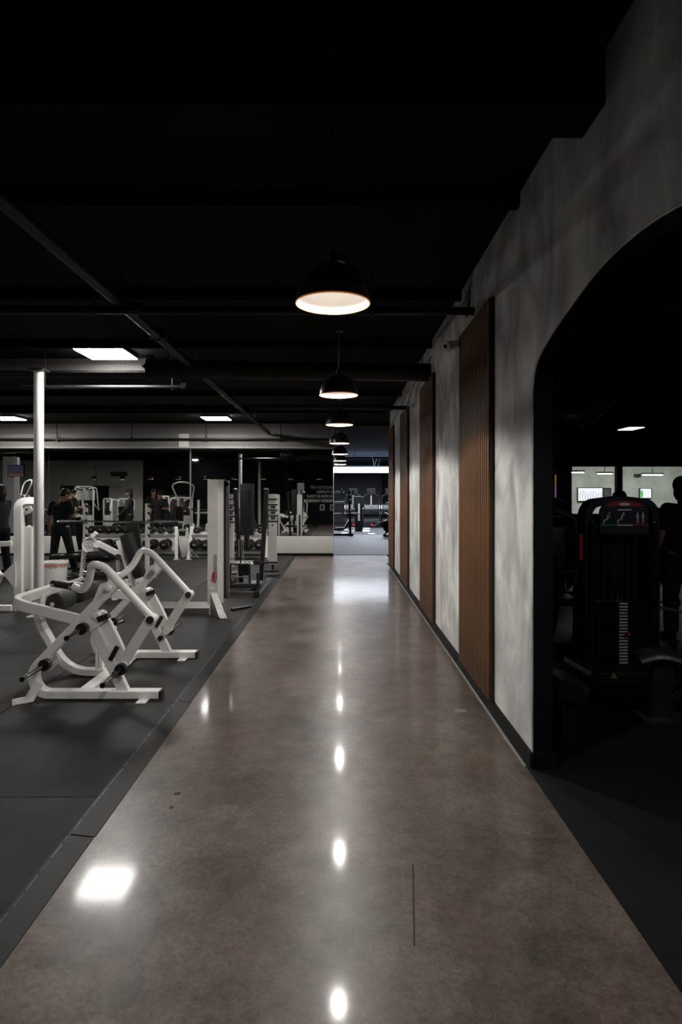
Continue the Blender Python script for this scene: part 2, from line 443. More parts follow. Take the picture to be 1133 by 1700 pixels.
# mirror wall
wm = wall('wall_far', (-9.86, MY+0.1, CH/2), (19.36, 0.16, CH), 'bulkhead')
MB().box((-9.86, MY-0.01, 0.285), (19.36, 0.06, 0.45), bev=0.004).build('knee_wall', 'white_wall', wm)
struct(MB().box((-9.86, MY-0.015, 0.02), (19.36, 0.08, 0.085)).build('baseboard_far', 'black_paint'))
mm = MB().box((0, 0, 0), (1.252, 0.012, 2.31)).mesh('mirror_panel'); mm.materials.append(M['mirror'])
for k in range(15):
    piece(mm, 'mirror_panel', wm, (-0.18-0.63-1.26*k, MY+0.0, 0.515+1.16))
MB().box((-0.176, MY+0.03, 1.7), (0.012, 0.2, 3.3)).build('corner_bead', 'trim_metal', wm)
MB().box((-3.975, MY-0.012, 1.67), (0.035, 0.02, 2.34)).build('mirror_edge_trim', 'trim_metal', wm)
# bulkhead over the mirrors
MB().box((-9.86, MY-0.1, 3.02), (19.36, 0.22, 0.36)).build('bulkhead', 'bulkhead', wm)
MB().box((-9.86, MY-0.115, 2.85), (19.36, 0.26, 0.035)).build('bulkhead_lip', 'bulkhead_lip', wm)
MB().box((-4.1, MY-0.13, 3.02), (0.26, 0.18, 0.38)).build('bulkhead_boxing', 'white_wall', wm)
pp = thing('ceiling_pipe', 'black pipe running along the grey bulkhead above the mirrors', 'pipe', (-6, MY-0.28, 3.06))
MB().cyl((-13, 0, 0), (5.7, 0, 0), 0.028).build('pipe_run', 'ceil_gloss', pp)
for k in range(8):
    MB().cyl((-9.2+1.95*k, 0, -0.04), (-9.2+1.95*k, 0, 0.44), 0.012, 8).box((-9.2+1.95*k, 0, 0.0), (0.05, 0.08, 0.09)).build('pipe_hanger', 'ceil_gloss', pp)
# far room shell
wall('wall_far_room', (3.5, 37.0, 2.0), (17, 0.2, 4.0), 'far_wall')
wfr = bpy.data.objects['wall_far_room']
MB().box((5.2, 36.85, 1.9), (4.9, 0.1, 2.75)).build('wall_panel', 'far_wall2', wfr)
MB().box((2.62, 36.8, 1.8), (0.32, 0.3, 3.6)).build('pilaster', 'black_paint', wfr)
wall('wall_far_room_left', (-4.9, 27.0, 1.8), (0.2, 20, 3.6), 'far_wall')
wall('wall_far_room_right', (12.0, 25.0, 1.8), (0.2, 24.2, 3.6), 'far_wall')
# right room shell : opening at the back to a lit reception
wall('wall_side_room', (10.6, 6.2, CH/2), (0.2, 14.6, CH), 'black_paint')
wall('wall_side_room_near', (5.9, -1.06, CH/2), (9.4, 0.1, CH), 'black_paint')
wsb = struct(MB().box((7.9, 13.6, 2.86), (6.2, 0.2, 1.29)).build('wall_side_room_back', 'black_paint'))
MB().box((3.1, 13.6, CH/2), (3.7, 0.2, CH)).build('wall_pier', 'black_paint', wsb)
MB().box((10.2, 13.6, CH/2), (1.6, 0.2, CH)).build('wall_pier', 'black_paint', wsb)
MB().box((5.97, 13.55, 1.1), (0.11, 0.14, 2.3)).build('opening_post', 'black_paint', wsb)
MB().box((8.3, 13.6, .66), (4.5, .18, 1.34)).build('low_wall', 'black_paint', wsb)
MB().box((5.4, 13.6, .6), (1.1, .18, 1.2)).build('low_wall', 'black_paint', wsb)
wg = wall('wall_reception', (8.0, 19.0, 1.6), (9, 0.15, 3.2), 'green_wall')
wall('wall_reception_left', (3.6, 16.3, 1.6), (0.15, 5.4, 3.2), 'green_wall')
wall('wall_reception_right', (12.0, 16.3, 1.6), (0.15, 5.4, 3.2), 'green_wall')
wall('ceiling_reception', (8.0, 16.4, 3.2), (9, 5.4, 0.1), 'far_wall')
MB().box((7.9, 16.3, -0.03), (8.6, 5.5, 0.05)).build('floor_slab', 'far_wall2', floor)

# ---- slatted wood panels ----
sm = MB().box((0, 0, 0), (0.02, 0.042, 2.95), bev=0.002).mesh('slat'); sm.materials.append(M['wood'])
for n, (y0, y1, lab) in enumerate([(4.62, 5.80, 'walnut slatted wall panel nearest the arch, widest in view'),
                                   (7.47, 8.66, 'walnut slatted wall panel, second one after the arch'),
                                   (10.3, 11.5, 'walnut slatted wall panel, third one after the arch'),
                                   (13.04, 14.24, 'walnut slatted wall panel at the far end of the plaster wall')]):
    t = thing('slat_panel', lab, 'wall panel', (WX-0.009, y0, 0.09), 0, 'slatted panels on the plaster wall')
    MB().box((-0.008, (y1-y0)/2, 1.48), (0.016, y1-y0, 2.96)).build('backing', 'wood_back', t)
    N = 18; st = (y1-y0)/N
    for k in range(N): piece(sm, 'slat', t, (-0.024, st*(k+0.5), 1.48))

# ---- beams, pipes, ducts ----
def st_beam(n, c, d, m='ceil'): return struct(MB().box(c, d).build('trim_%d' % n, m))
st_beam(2, (-8.6, 8.95, 3.4), (12.0, 0.3, 0.22), 'rough_beam')
st_beam(3, (-8.6, 8.75, 3.28), (22.0, 0.32, 0.03), 'ceil')
st_beam(4, (0.5, 2.82, 3.385), (6, 0.26, 0.24))
st_beam(5, (-9.0, 14.1, 3.46), (20, 0.2, 0.08))
for i in range(7):
    struct(MB().box((-4.2, 1.5+1.9*i+0.6, 3.46), (30, 0.07, 0.09)).build('trim_%d' % (6+i), 'ceil'))
def pipe(label, pts, r, hangers=(), couplings=(), m='ceil_gloss'):
    o0 = Vector(pts[0]); t = thing('ceiling_pipe', label, 'pipe', o0)
    MB(o0).tube(pts, r, 16).build('pipe_run', m, t)
    d = (Vector(pts[-1])-o0).normalized()
    for h in hangers:
        p = o0.lerp(Vector(pts[-1]), h)
        MB(o0).cyl(p, (p.x, p.y, CH), 0.007, 8).box(p, (0.03, 0.03, 2*r+0.02)).build('pipe_hanger', m, t)
    for h in couplings:
        p = o0.lerp(Vector(pts[-1]), h)
        b = MB(o0); b.cyl(p-d*0.028, p+d*0.028, r*1.22, 20)
        side = d.cross(Vector((0, 0, 1))).normalized()
        for sg in (-1, 1):
            q = p+side*sg*r*1.3; b.box(q, (0.07, 0.05, 0.05)); b.cyl(q-d*0.06, q+d*0.06, 0.012, 8)
        q = p+Vector((0, 0, r*1.28)); b.box(q, (0.08, 0.05, 0.04)); 
        b.build('pipe_coupling', m, t)
    return t
pipe('long black ceiling pipe running away toward the mirrors left of the lamps', [(-1.86, -0.9, 3.22), (-1.86, 16.6, 3.22)], 0.045, (0.2, 0.36, 0.52, 0.68, 0.84), (0.42, 0.75))
pipe('thick black pipe with bolted couplings crossing behind the nearest square light', [(-2.42, 7.95, 3.19), (1.13, 7.95, 3.14)], 0.115, (0.3, 0.72), (0.01, 0.115))
pipe('slim black pipe crossing the corridor in front of the first wood panel', [(-6.0, 5.33, 3.17), (1.13, 5.33, 3.15)], 0.034, (0.32, 0.55, 0.88), (0.6,))
pipe('slim black pipe ending at the third wood panel', [(-1.5, 10.5, 3.06), (1.13, 10.5, 3.05)], 0.035, (0.5,))
pipe('grey pipe hung under the sprayed beam left of the bolted couplings', [(-4.3, 8.5, 3.05), (-2.08, 8.5, 3.05)], 0.028, (0.15, 0.92), (0.99,))
pipe('slim black pipe crossing the ceiling of the dark side room', [(1.3, 5.2, 3.11), (9.0, 5.2, 3.11)], 0.028, (0.3,))
# flexible duct in side room
t = thing('ceiling_duct', 'ribbed flexible duct hanging in the dark side room ceiling', 'duct', (3.1, 8.2, 2.6))
b = MB(); pts = rnd([(0.45, 0, 0.85), (0.4, 0, 0.35), (0.1, 0, 0.02), (-0.25, 0, 0.0)], 0.4, 16)
b.tube(pts, 0.13, 16, scales=[1+0.08*(k % 2) for k in range(len(pts))]); b.build('duct_hose', mat('duct_foil', (0.05, 0.05, 0.055), 0.4), t)
MB().cyl((-0.25, 0, 0), (-0.38, 0, 0.0), 0.16, 20).build('duct_collar', 'ceil_gloss', t)

# conduits and torn ends on the right wall
t = thing('wall_conduit', 'thin pale cable drooping along the top of the plaster wall', 'cable', (WX-0.02, 7.2, 3.2))
MB().tube(rnd([(0, 0.55, 0.1), (0, 1.3, -0.02), (0, 2.0, 0.12), (0, 4.4, -0.3)], 0.4), 0.008, 6).tube(rnd([(0, 1.3, 0.28), (0, 1.45, 0.05), (0, 3.0, 0.1), (0, 7.0, -0.1)], 0.3), 0.007, 6).build('cable_run', 'bulkhead', t)
t = thing('wall_conduit', 'pale cables and tape at the top of the wall above the first wood panel', 'cable', (WX-0.02, 5.5, 3.3))
MB().tube(rnd([(0, -0.2, 0.17), (0, 0.05, 0.02), (0, 0.6, 0.05), (0, 1.7, 0.1)], 0.3), 0.008, 6).box((0, 0.03, -0.03), (0.02, 0.07, 0.22)).tube([(0, -.05, .1), (-.01, 0, -.12)], 0.008, 6).build('cable_run', 'bulkhead', t)
# security camera
t = thing('security_camera', 'small white bullet security camera on the plaster wall beside the first wood panel', 'camera', (WX, 5.86, 2.99))
MB().cyl((0, 0, 0), (-0.03, 0, 0), 0.05, 20).tube(rnd([(-0.03, 0, 0), (-0.07, 0, 0), (-0.09, -.02, -.01)], .02), 0.018, 10).build('mount', 'white_plastic', t)
MB().cyl((-0.05, 0.03, 0.01), (-0.17, -0.10, -0.035), 0.043, 20).build('camera_body', 'white_plastic', t)
MB().cyl((-0.168, -0.098, -0.034), (-0.172, -0.102, -0.036), 0.018, 16).build('camera_lens', 'black_gloss', t)
MB().tube(rnd([(0.0, 0.02, 0.02), (-0.03, 0.02, 0.08), (-0.01, 0.05, 0.14)], 0.03), 0.004, 6).build('camera_cable', 'bulkhead', t)

# ---- columns ----
def column(x, y, label):
    t = thing('support_column', label, 'column', (x, y, 0), 0, 'round white columns')
    MB().cyl((0, 0, 0), (0, 0, 3.24), 0.062, 28).build('shaft', 'column', t)
    MB().box((0, 0, 3.25), (0.2, 0.2, 0.03)).build('cap_plate', 'black_metal', t)
    MB().box((0, 0, 0.008), (0.22, 0.22, 0.016)).build('base_plate', 'column', t)
column(-3.98, 8.35, 'round white steel column standing behind the white row machine')
column(-3.98, 2.4, 'round white steel column near the camera, seen in the mirror')
t = thing('square_column', 'square white column with wall televisions, seen in the mirror at far left', 'column', (-13.0, 8.6, 0))
MB().box((0, 0, 1.55), (0.45, 0.45, 3.1), bev=0.01).build('shaft', 'column', t)
MB().box((0, 0, 0.06), (0.47, 0.47, 0.12)).build('skirting', 'black_paint', t)
for (x, y, z, l, sc) in [(-12.6, 9.0, 2.55, 'television with a purple and red picture on the square column, seen in the mirror', 'screen_dim'), (-14.0, 9.0, 2.5, 'dark television left of the square column, seen in the mirror', 'screen_dim')]:
    t = thing('television', l, 'television', (x, y, z), 0.25)
    MB().box((0, 0, 0), (0.75, 0.05, 0.45), bev=0.005).build('casing', 'black_gloss', t)
    MB().box((0, 0.028, 0.05), (0.7, 0.004, 0.3)).build('screen', sc, t)
    MB().box((0, 0.028, -0.16), (0.7, 0.004, 0.1)).build('screen_banner', 'screen_red', t)
    MB().cyl((0, 0, 0.2), (0, 0, CH-z), 0.02, 10).build('ceiling_mount', 'black_metal', t)

# ---- pendants ----
def make_pendant(label):
    t = thing('pendant_lamp', label, 'lamp', (0, 0, 0), 0, 'dome pendant lamps')
    R, Hh = 0.155, 0.165
    prof = [(R*math.cos(a*PI/180), Hh*math.sin(a*PI/180)) for a in range(0, 86, 7)]+[(0.012, Hh)]
    MB().lathe(prof, n=40).build('shade', 'lamp_out', t)
    Ri = R-0.004
    prof = [(Ri*math.cos(a*PI/180), (Hh-0.006)*math.sin(a*PI/180)) for a in range(0, 86, 7)]+[(0.0, Hh-0.006)]
    MB().lathe(prof, n=40).build('shade_lining', 'lamp_in', t)
    MB().tube([(R*0.992*math.cos(a*PI/24), R*0.992*math.sin(a*PI/24), 0) for a in range(48)], 0.0032, 6, closed=True).build('copper_rim', 'lamp_rim', t)
    MB().cyl((0, 0, Hh-0.005), (0, 0, Hh+0.05), 0.022, 16, 0.014).build('socket', 'black_metal', t)
    MB().cyl((0, 0, Hh-0.01), (0, 0, 0.12), 0.02, 12).build('lamp_holder', 'white_plastic', t)
    MB().lathe([(0, .062), (.020, .064), (.031, .072), (.033, .082), (.022, .115), (.016, .13)], n=20).build('bulb', 'bulb', t)
    ld = bpy.data.lights.new('lamp_light', 'SPOT'); ld.energy = SPOT_W; ld.spot_size = math.radians(158); ld.spot_blend = 0.3
    ld.shadow_soft_size = 0.03; ld.color = (1.0, 0.96, 0.915)
    lo = bpy.data.objects.new('lamp_light', ld); lo.parent = t; lo.location = (0, 0, 0.048); COL.objects.link(lo)
    MB().cyl((0, 0, Hh+0.04), (0, 0, CH-2.4), 0.0035, 6).build('cord', 'black_metal', t)
    MB().cyl((0, 0, CH-2.44), (0, 0, CH-2.4), 0.05, 16).build('ceiling_rose', 'black_metal', t)
    return t
LH = 2.4
ords = ['nearest and largest black dome pendant lamp above the corridor', 'second black dome pendant lamp down the corridor', 'third black dome pendant lamp down the corridor',
        'fourth black dome pendant lamp down the corridor', 'fifth black dome pendant lamp down the corridor', 'sixth black dome pendant lamp, in front of the bright light strip', 'farthest black dome pendant lamp over the corridor']
proto = make_pendant(ords[0]); freeze(proto)
ly = [2.64, 5.06, 7.2, 9.77, 12.35, 14.8, 16.5]; lx = [553, 562.5, 564, 564, 564.5, 564.5, 565]
for i, y in enumerate(ly):
    loc = ((lx[i]-VX)*y/F, y, LH)
    if i == 0: proto.location = loc
    else: dup(proto, loc, 0, ords[i])
cross = ['nearest the mirror edge', 'second from the mirror edge', 'third from the mirror edge', 'fourth from the mirror edge', 'fifth from the mirror edge', 'sixth from the mirror edge', 'seventh from the mirror edge', 'eighth from the mirror edge', 'farthest left']
ld2 = bpy.data.lights['lamp_light'].copy(); ld2.energy = SPOT_W*0.28
for k in range(9):
    c_ = dup(proto, (-1.07-1.43*k, 1.45, LH), 0, 'small dome pendant glowing in the mirror, %s' % cross[k], 'dome pendants seen in the mirror')
    for g_ in kids(c_):
        if g_.type == 'LIGHT': g_.data = ld2

# ---- ceiling light panels ----
def led(x, y, label, h=3.44, sx=0.62, sy=0.62):
    t = thing('ceiling_light', label, 'ceiling light', (x, y, h), 0, 'square ceiling lights')
    MB().box((0, 0, 0), (sx-0.01, sy-0.01, 0.012)).build('diffuser', 'panel', t)
    MB().box((0, 0, 0.03), (sx, sy, 0.05), bev=0.004).build('housing', 'black_metal', t)
led(-3.05, 8.25, 'bright square ceiling light above the round white column, nearest on the left')
led(-2.98, 15.2, 'square ceiling light just in front of the bulkhead, right of the column')
led(-8.0, 15.2, 'square ceiling light at the left edge in front of the bulkhead')
led(-8.0, 8.25, 'square ceiling light over the seated machines, seen in the mirror')
led(-7.6, 0.4, 'square ceiling light seen as a small spot in the mirror', sx=.22, sy=.4)
led(-13.0, 8.25, 'square ceiling light over the far left machines')
led(-13.0, 15.2, 'square ceiling light at the far left by the mirrors')
# far room suspended light raft
t = thing('suspended_light', 'wide bright rectangular light raft hung over the far room', 'ceiling light', (1.6, 29.2, 2.74))
for i in range(4):
    for j in range(3):
        MB().box((-2.7+1.8*i, -1.7+1.7*j, 0), (1.76, 1.66, 0.03)).build('diffuser', 'far_light', t)
MB().box((0, 0, 0.085), (6.8, 4.8, 0.01)).build('added_uplight_sheet', 'added_uplight', t)  # added glowing sheet on top of the raft, lights the ceiling above
MB().box((3.5, 27, CH-.03), (17, 20, .04)).build('lit_ceiling_sheet', 'far_ceil', bpy.data.objects['ceiling'])  # extra sheet under the black ceiling, coloured paler to look lit
MB().box((0, 0, 0.05), (7.3, 5.2, 0.04)).build('raft_frame', 'white_metal', t)
for i in range(5):
    for j in range(3):
        MB().cyl((-3.4+1.7*i, -2.3+2.3*j, 0.05), (-3.4+1.7*i+random.uniform(-.3, .3), -2.3+2.3*j, CH-2.74), 0.012, 6).build('hanging_wire', 'white_metal', t)
pipe('pale pipe above the far room light raft', [(-3, 25.9, 3.12), (6, 25.9, 3.14)], 0.03, (0.4,))
# side room lights
t = thing('ceiling_light', 'small thin strip light glowing in the dark side room ceiling', 'ceiling light', (5.52, 12.0, 2.86), 0)
MB().box((0, 0, 0), (0.28, 0.5, 0.012)).build('diffuser', mat('dim_led', (1, 1, 1), 0.5, emit=(1, 0.93, 0.98), estr=2.2), t)
MB().box((0, 0, 0.02), (0.3, 0.52, 0.03)).build('housing', 'black_metal', t)
for (x, y, w_, l) in [(5.72, 15.6, .55, 'left light strip on the reception ceiling seen through the side room'), (6.95, 16.6, .34, 'right light strip on the reception ceiling seen through the side room'), (8.6, 17.4, .5, 'wide cluster light on the reception ceiling, rightmost')]:
    t = thing('ceiling_light', l, 'ceiling light', (x, y, 2.16), 0, 'reception ceiling lights')
    MB().box((0, 0, 0), (w_, 0.12, 0.02)).build('diffuser', 'green_light', t)
    MB().box((0, 0, 0.03), (w_+.04, 0.16, 0.04)).build('housing', 'black_metal', t)
    MB().cyl((0, 0, 0.05), (0, 0, 0.98), 0.01, 6).build('hanging_wire', 'black_metal', t)
for (x, y, s_, l) in [(6.5, 16.6, 5.5, 'unseen fill panel added above the white screen to light the reception'), (9.3, 16.6, 5.5, 'unseen fill panel added at the right to light the reception')]:  # added panels hidden above the opening to brighten the green walls
    t = thing('ceiling_light', l, 'ceiling light', (x, y, 3.1), 0, 'reception ceiling lights')
    MB().box((0, 0, 0), (1.2, 1.2, 0.02)).build('diffuser', 'green_light', t); MB().box((0, 0, 0.025), (1.24, 1.24, 0.03)).build('housing', 'white_metal', t)
for (x, y, l) in [(3.9, 1.6, 'dim square ceiling light of the side room beside the arch')]:
    t = thing('ceiling_light', l, 'ceiling light', (x, y, 3.44), 0, 'side room ceiling lights')
    MB().box((0, 0, 0), (.5, .5, 0.02)).build('diffuser', 'side_light', t); MB().box((0, 0, 0.025), (.52, .52, 0.03)).build('housing', 'black_metal', t)
# things on the reception wall
t = thing('television', 'bright white screen on the green wall seen through the side room', 'television', W(980, 821, 18.89))
MB().box((0, 0, 0), (0.76, 0.06, 0.42)).build('casing', 'black_gloss', t); MB().box((0, -0.032, 0), (0.72, 0.004, 0.38)).build('screen', 'screen', t)
b = MB()
for k in range(9): b.tube([(-0.3+0.075*k, -0.036, -0.18), (-0.32+0.08*k, -0.036, -0.08+0.08*random.random()), (-0.27+0.075*k, -0.036, 0.04+0.1*random.random())], 0.005, 5)
b.build('screen_picture', 'dark_print', t)
t = thing('poster_frame', 'small dark framed notice beside the bright reception screen', 'picture', W(1008, 820, 18.905))
MB().box((0, 0, 0), (0.26, 0.03, 0.36)).build('frame', 'black_metal', t); MB().box((0, -0.017, 0), (0.2, 0.004, 0.28)).build('print', 'far_wall2', t)
t = thing('television', 'small screen with green edge on the reception wall', 'television', W(1072, 819, 18.89))
MB().box((0, 0, 0), (0.36, 0.06, 0.3)).build('casing', 'black_gloss', t); MB().box((0, -0.032, 0), (0.32, 0.004, 0.27)).build('screen', 'screen', t)
MB().box((-0.12, -0.036, -0.02), (0.07, 0.004, 0.2)).build('screen_picture', 'green_glow', t)
t = thing('wall_box', 'small black box high on the green reception wall', 'box', W(1059, 789, 18.89))
MB().box((0, 0, 0), (0.18, 0.06, 0.09), bev=0.005).build('casing', 'black_metal', t)
t = thing('reception_desk', 'dark reception counter in the lit room behind the side room', 'desk', (6.6, 16.6, 0))
MB().box((0, 0, 0.5), (2.6, 0.5, 1.0), bev=0.01).build('counter_body', 'far_wall2', t); MB().box((0, 0, 1.03), (2.75, 0.65, 0.05), bev=0.01).build('counter_top', 'white_metal', t)

# lettering on the wall behind the camera (read in the mirror)
t = thing('wall_sign', 'large pale motto lettering on the black wall, read backwards in the mirror', 'sign', (-0.1, -1.0, 0))
for i, (s_, w) in enumerate([('WORKOUT IS A GIFT', 0), ('GIVE YOURSELF', 0.3), ('WHAT YOU POUR IN TODAY', -0.1), ('IS STRENGTH TOMORROW', -0.25)]):
    # reader faces -Y: text rotated to face +Y, its right end toward -X
    text(s_, 0.215, 'clear_white', t, (-1.55+(0.36 if i == 1 else (-0.19 if i == 2 else (-0.36 if i == 3 else 0))), 0.02, 2.02-0.245*i), (PI/2, 0, PI), 'sign_line', 0.004, 0.006, align='RIGHT', sx=0.72)
for (x, l) in [(-0.98, 'small pale framed notice below the motto, seen in the mirror'), (-0.42, 'second framed notice at the mirror edge')]:
    t = thing('poster_frame', l, 'picture', (x, -0.99, 0.93), 0)
    MB().box((0, 0, 0), (0.24, 0.03, 0.32)).build('frame', 'grey_metal', t); MB().box((0, 0.018, 0), (0.17, 0.004, 0.25)).build('print', 'dark_slate', t)
MB().box((-9.25, -0.99, 0.8), (1.6, 0.03, 1.6)).build('brown_panel', 'brown_board', bpy.data.objects['wall_back'])
# ================= PLATE-LOADED ROW MACHINE (front left) =================
YC = 5.61
OR = (-1.9, YC, 0)
t = thing('row_machine', 'large white plate-loaded lever machine with black thigh rollers at the front left', 'exercise machine', OR)
def P3(x, h, y): return Vector((x, y, h))
for sg, nm in ((-1, 'near'), (1, 'far')):
    D = 0.62*sg
    y = YC+D
    # base rail bending up into a C and a 45 degree member
    b = MB(OR)
    path = rnd([P3(-1.42, .035, y), P3(-2.37, .035, y), P3(-2.435, .21, y), P3(-1.82, .85, y)], [0.28, 0.16], 10)
    b.bar(path, 0.10, 0.062)
    b.build('side_frame', 'white_metal', t)
    MB(OR).box((-1.412, y, .035), (0.02, 0.094, 0.058)).build('end_cap', 'black_metal', t)
    # floor feet
    f = MB(OR).box((-1.53, y-sg*0.0-0.09*(1 if sg < 0 else 1), 0.006), (0.075, 0.12, 0.008))
    f.cyl((-1.53, y-0.12, 0.008), (-1.53, y-0.12, 0.016), 0.012, 10)
    f.build('mounting_foot', 'white_metal', t)
    f = MB(OR).bar([P3(-2.36, .13, y+sg*.03), P3(-2.41, .012, y+sg*.1), P3(-2.50, .008, y+sg*.17)], 0.012, 0.07, ref=(0.6, 0, 0.8))
    f.cyl((-2.48, y+sg*.155, .012), (-2.48, y+sg*.155, .022), .01, 8)
    f.build('mounting_foot', 'white_metal', t)
    # upright A
    MB(OR).bar([P3(-1.70, .05, y+.0), P3(-2.0, .68, y+.0)], 0.05, 0.085).build('upright', 'white_metal', t)
    # bracket plates at the elbow of the diagonal
    b = MB(OR)
    for dy in (-.045, .045):
        b.prism([P3(-2.06, .60, y+dy), P3(-1.98, .70, y+dy), P3(-1.86, .67, y+dy), P3(-1.86, .60, y+dy), P3(-1.95, .53, y+dy)], (0, .008, 0))
    b.build('pivot_bracket', 'white_metal', t)
    # top pivot bracket holding the handle arm
    b = MB(OR)
    for dy in (-.05, .042):
        b.prism([P3(-1.93, .78, y+dy), P3(-1.88, .90, y+dy), P3(-1.80, .93, y+dy), P3(-1.75, .88, y+dy), P3(-1.83, .78, y+dy)], (0, .008, 0))
    b.cyl(P3(-1.81, .875, y-.075), P3(-1.81, .875, y+.075), .026, 16)
    b.build('pivot_bracket', 'white_metal', t)
    MB(OR).cyl(P3(-1.81, .875, y-.09), P3(-1.81, .875, y-.07), .016, 6).cyl(P3(-1.81, .875, y+.07), P3(-1.81, .875, y+.09), .016, 6).build('pivot_bolt', 'grey_metal', t)
    # handle arm : curved tube
    pts = [P3(-2.20, .848, YC+.40*sg), P3(-2.11, .82, YC+.44*sg), P3(-2.02, .90, YC+.53*sg), P3(-1.96, 1.06, YC+.62*sg), P3(-1.86, 1.035, y), P3(-1.76, .93, y), P3(-1.485, .63, y)]
    arm = MB(OR).tube(rnd(pts, [.07, .09, .10, .09, .09], 6), 0.031, 14).build('handle_arm', 'white_metal', t)
    # welded ear
    MB(OR).prism([P3(-1.80, .99, y-.006), P3(-1.70, .87, y-.006), P3(-1.77, .85, y-.006), P3(-1.84, .86, y-.006), P3(-1.83, .95, y-.006)], (0, .012, 0)).build('arm_gusset', 'white_metal', t)
    g = MB(OR).cyl(P3(-2.215, .848, YC+.395*sg), P3(-2.37, .858, YC+.33*sg), .029, 16).build('hand_grip', 'black_foam', arm)
    MB(OR).cyl(P3(-2.37, .858, YC+.33*sg), P3(-2.41, .861, YC+.315*sg), .0285, 16).build('grip_collar', 'chrome', arm)
    MB(OR).cyl(P3(-2.19, .846, YC+.404*sg), P3(-2.218, .849, YC+.394*sg), .034, 16).build('grip_collar', 'chrome', arm)
    # end pivot of the handle arm
    MB(OR).cyl(P3(-1.485, .625, y-.055), P3(-1.485, .625, y+.055), .036, 18).build('pivot_barrel', 'white_metal', t)
    MB(OR).cyl(P3(-1.485, .625, y-.062), P3(-1.485, .625, y-.05), .03, 16).cyl(P3(-1.485, .625, y+.05), P3(-1.485, .625, y+.062), .03, 16).build('bearing_cap', 'black_metal', t)
    # link down
    MB(OR).bar([P3(-1.485, .63, y-.03*1), P3(-1.70, .29, y-.03*1)], 0.012, 0.085).build('connecting_link', 'grey_metal', t)
    # lever B with the weight horn
    b = MB(OR).sweep([P3(-1.90, .67, y+.03), P3(-1.82, .48, y+.03), P3(-1.69, .25, y+.03)], [(-.02, -.035), (.02, -.035), (.02, .035), (-.02, .035)], ref=(0, 1, 0), scales=[1.0, 1.5, 1.0])
    b.cyl(P3(-1.90, .66, y-.07), P3(-1.90, .66, y+.07), .025, 16)
    b.cyl(P3(-1.70, .27, y-.06), P3(-1.70, .27, y+.075), .033, 16)
    b.build('weight_lever', 'white_metal', t)
    MB(OR).box(P3(-1.775, .36, y-sg*0.0-.03), (.035, .02, .12), rot=Quaternion((0, 1, 0), .5)).build('rubber_stop', 'black_metal', t)
    MB(OR).box(P3(-1.85, .645, y-.04), (.09, .07, .045), rot=Quaternion((0, 1, 0), -.35), bev=.01).build('rubber_stop', 'black_metal', t)
    # horns
    for (hx, hz, L_, nm2) in ((-1.70, .25, .40, 'low'), (-2.0, .565, .30, 'mid'), (-2.29, .285, .37, 'rear')):
        s0 = y+sg*.06
        h = MB(OR).cyl(P3(hx, hz, s0), P3(hx, hz-.012, s0+sg*L_), .0155, 14).cyl(P3(hx, hz-.012, s0+sg*L_), P3(hx, hz-.012, s0+sg*(L_+.012)), .02, 12).build('weight_horn', 'black_gloss', t)
        MB(OR).cyl(P3(hx, hz, s0-sg*.0), P3(hx, hz, s0+sg*.05), .045, 20).build('horn_collar', 'black_metal', h)
    b = MB(OR)
    b.cyl(P3(-2.29, .285, y-sg*.07), P3(-2.29, .285, y+sg*.06), .035, 16)
    b.prism([P3(-2.36, .24, y), P3(-2.24, .35, y), P3(-2.20, .29, y), P3(-2.28, .22, y)], (0, .012*sg, 0))
    b.build('horn_bracket', 'grey_metal', t)
    # round black knobs seen on uprights
    MB(OR).cyl(P3(-1.76, .20, y-.055), P3(-1.76, .20, y-.025), .026, 16).build('cover_cap', 'black_metal', t)
# inner sliding peg
MB(OR).cyl(P3(-1.93, .52, YC-.50), P3(-1.93, .52, YC-.2), .017, 12).build('inner_peg', 'brass', t)
MB(OR).cyl(P3(-1.93, .52, YC-.2), P3(-1.94, .52, YC+.06), .013, 12).cyl(P3(-1.93, .52, YC-.24), P3(-1.93, .52, YC-.2), .035, 16).build('inner_horn', 'black_gloss', t)
# U-shaped thigh frame
b = MB(OR)
up = [P3(-2.04, .605, YC-.60), P3(-2.66, .735, YC-.52), P3(-2.72, .745, YC), P3(-2.66, .735, YC+.52), P3(-2.04, .605, YC+.60)]
b.bar(rnd([up[0], up[1], up[3], up[4]], [.17, .17], 10), 0.085, 0.05, ref=(0, 0, 1))
b.build('thigh_frame', 'white_metal', t)
# spine under it
b = MB(OR).bar(rnd([P3(-2.66, .72, YC), P3(-2.68, .50, YC), P3(-2.42, .035, YC), P3(-2.0, .035, YC)], [.1, .3], 10), 0.09, 0.06)
b.build('spine', 'white_metal', t)
MB(OR).bar([P3(-2.03, .035, YC-.60), P3(-2.03, .035, YC+.60)], 0.055, 0.10, ref=(0, 0, 1)).build('cross_bar', 'white_metal', t)
p = MB(OR).box((-2.13, YC, .16), (.06, .07, .20), bev=.004).build('seat_post', 'white_metal', t)
MB(OR).box((-2.13, YC, .32), (.048, .055, .20), bev=.003).build('seat_post_inner', 'grey_metal', p)
hb = MB(OR)
for k in range(7): hb.cyl((-2.13, YC-.036, .09+.022*k), (-2.13, YC-.0345, .09+.022*k), .006, 8)
for k in range(4): hb.cyl((-2.13, YC-.0285, .30+.035*k), (-2.13, YC-.027, .30+.035*k), .006, 8)
hb.build('adjuster_holes', 'black_metal', p)
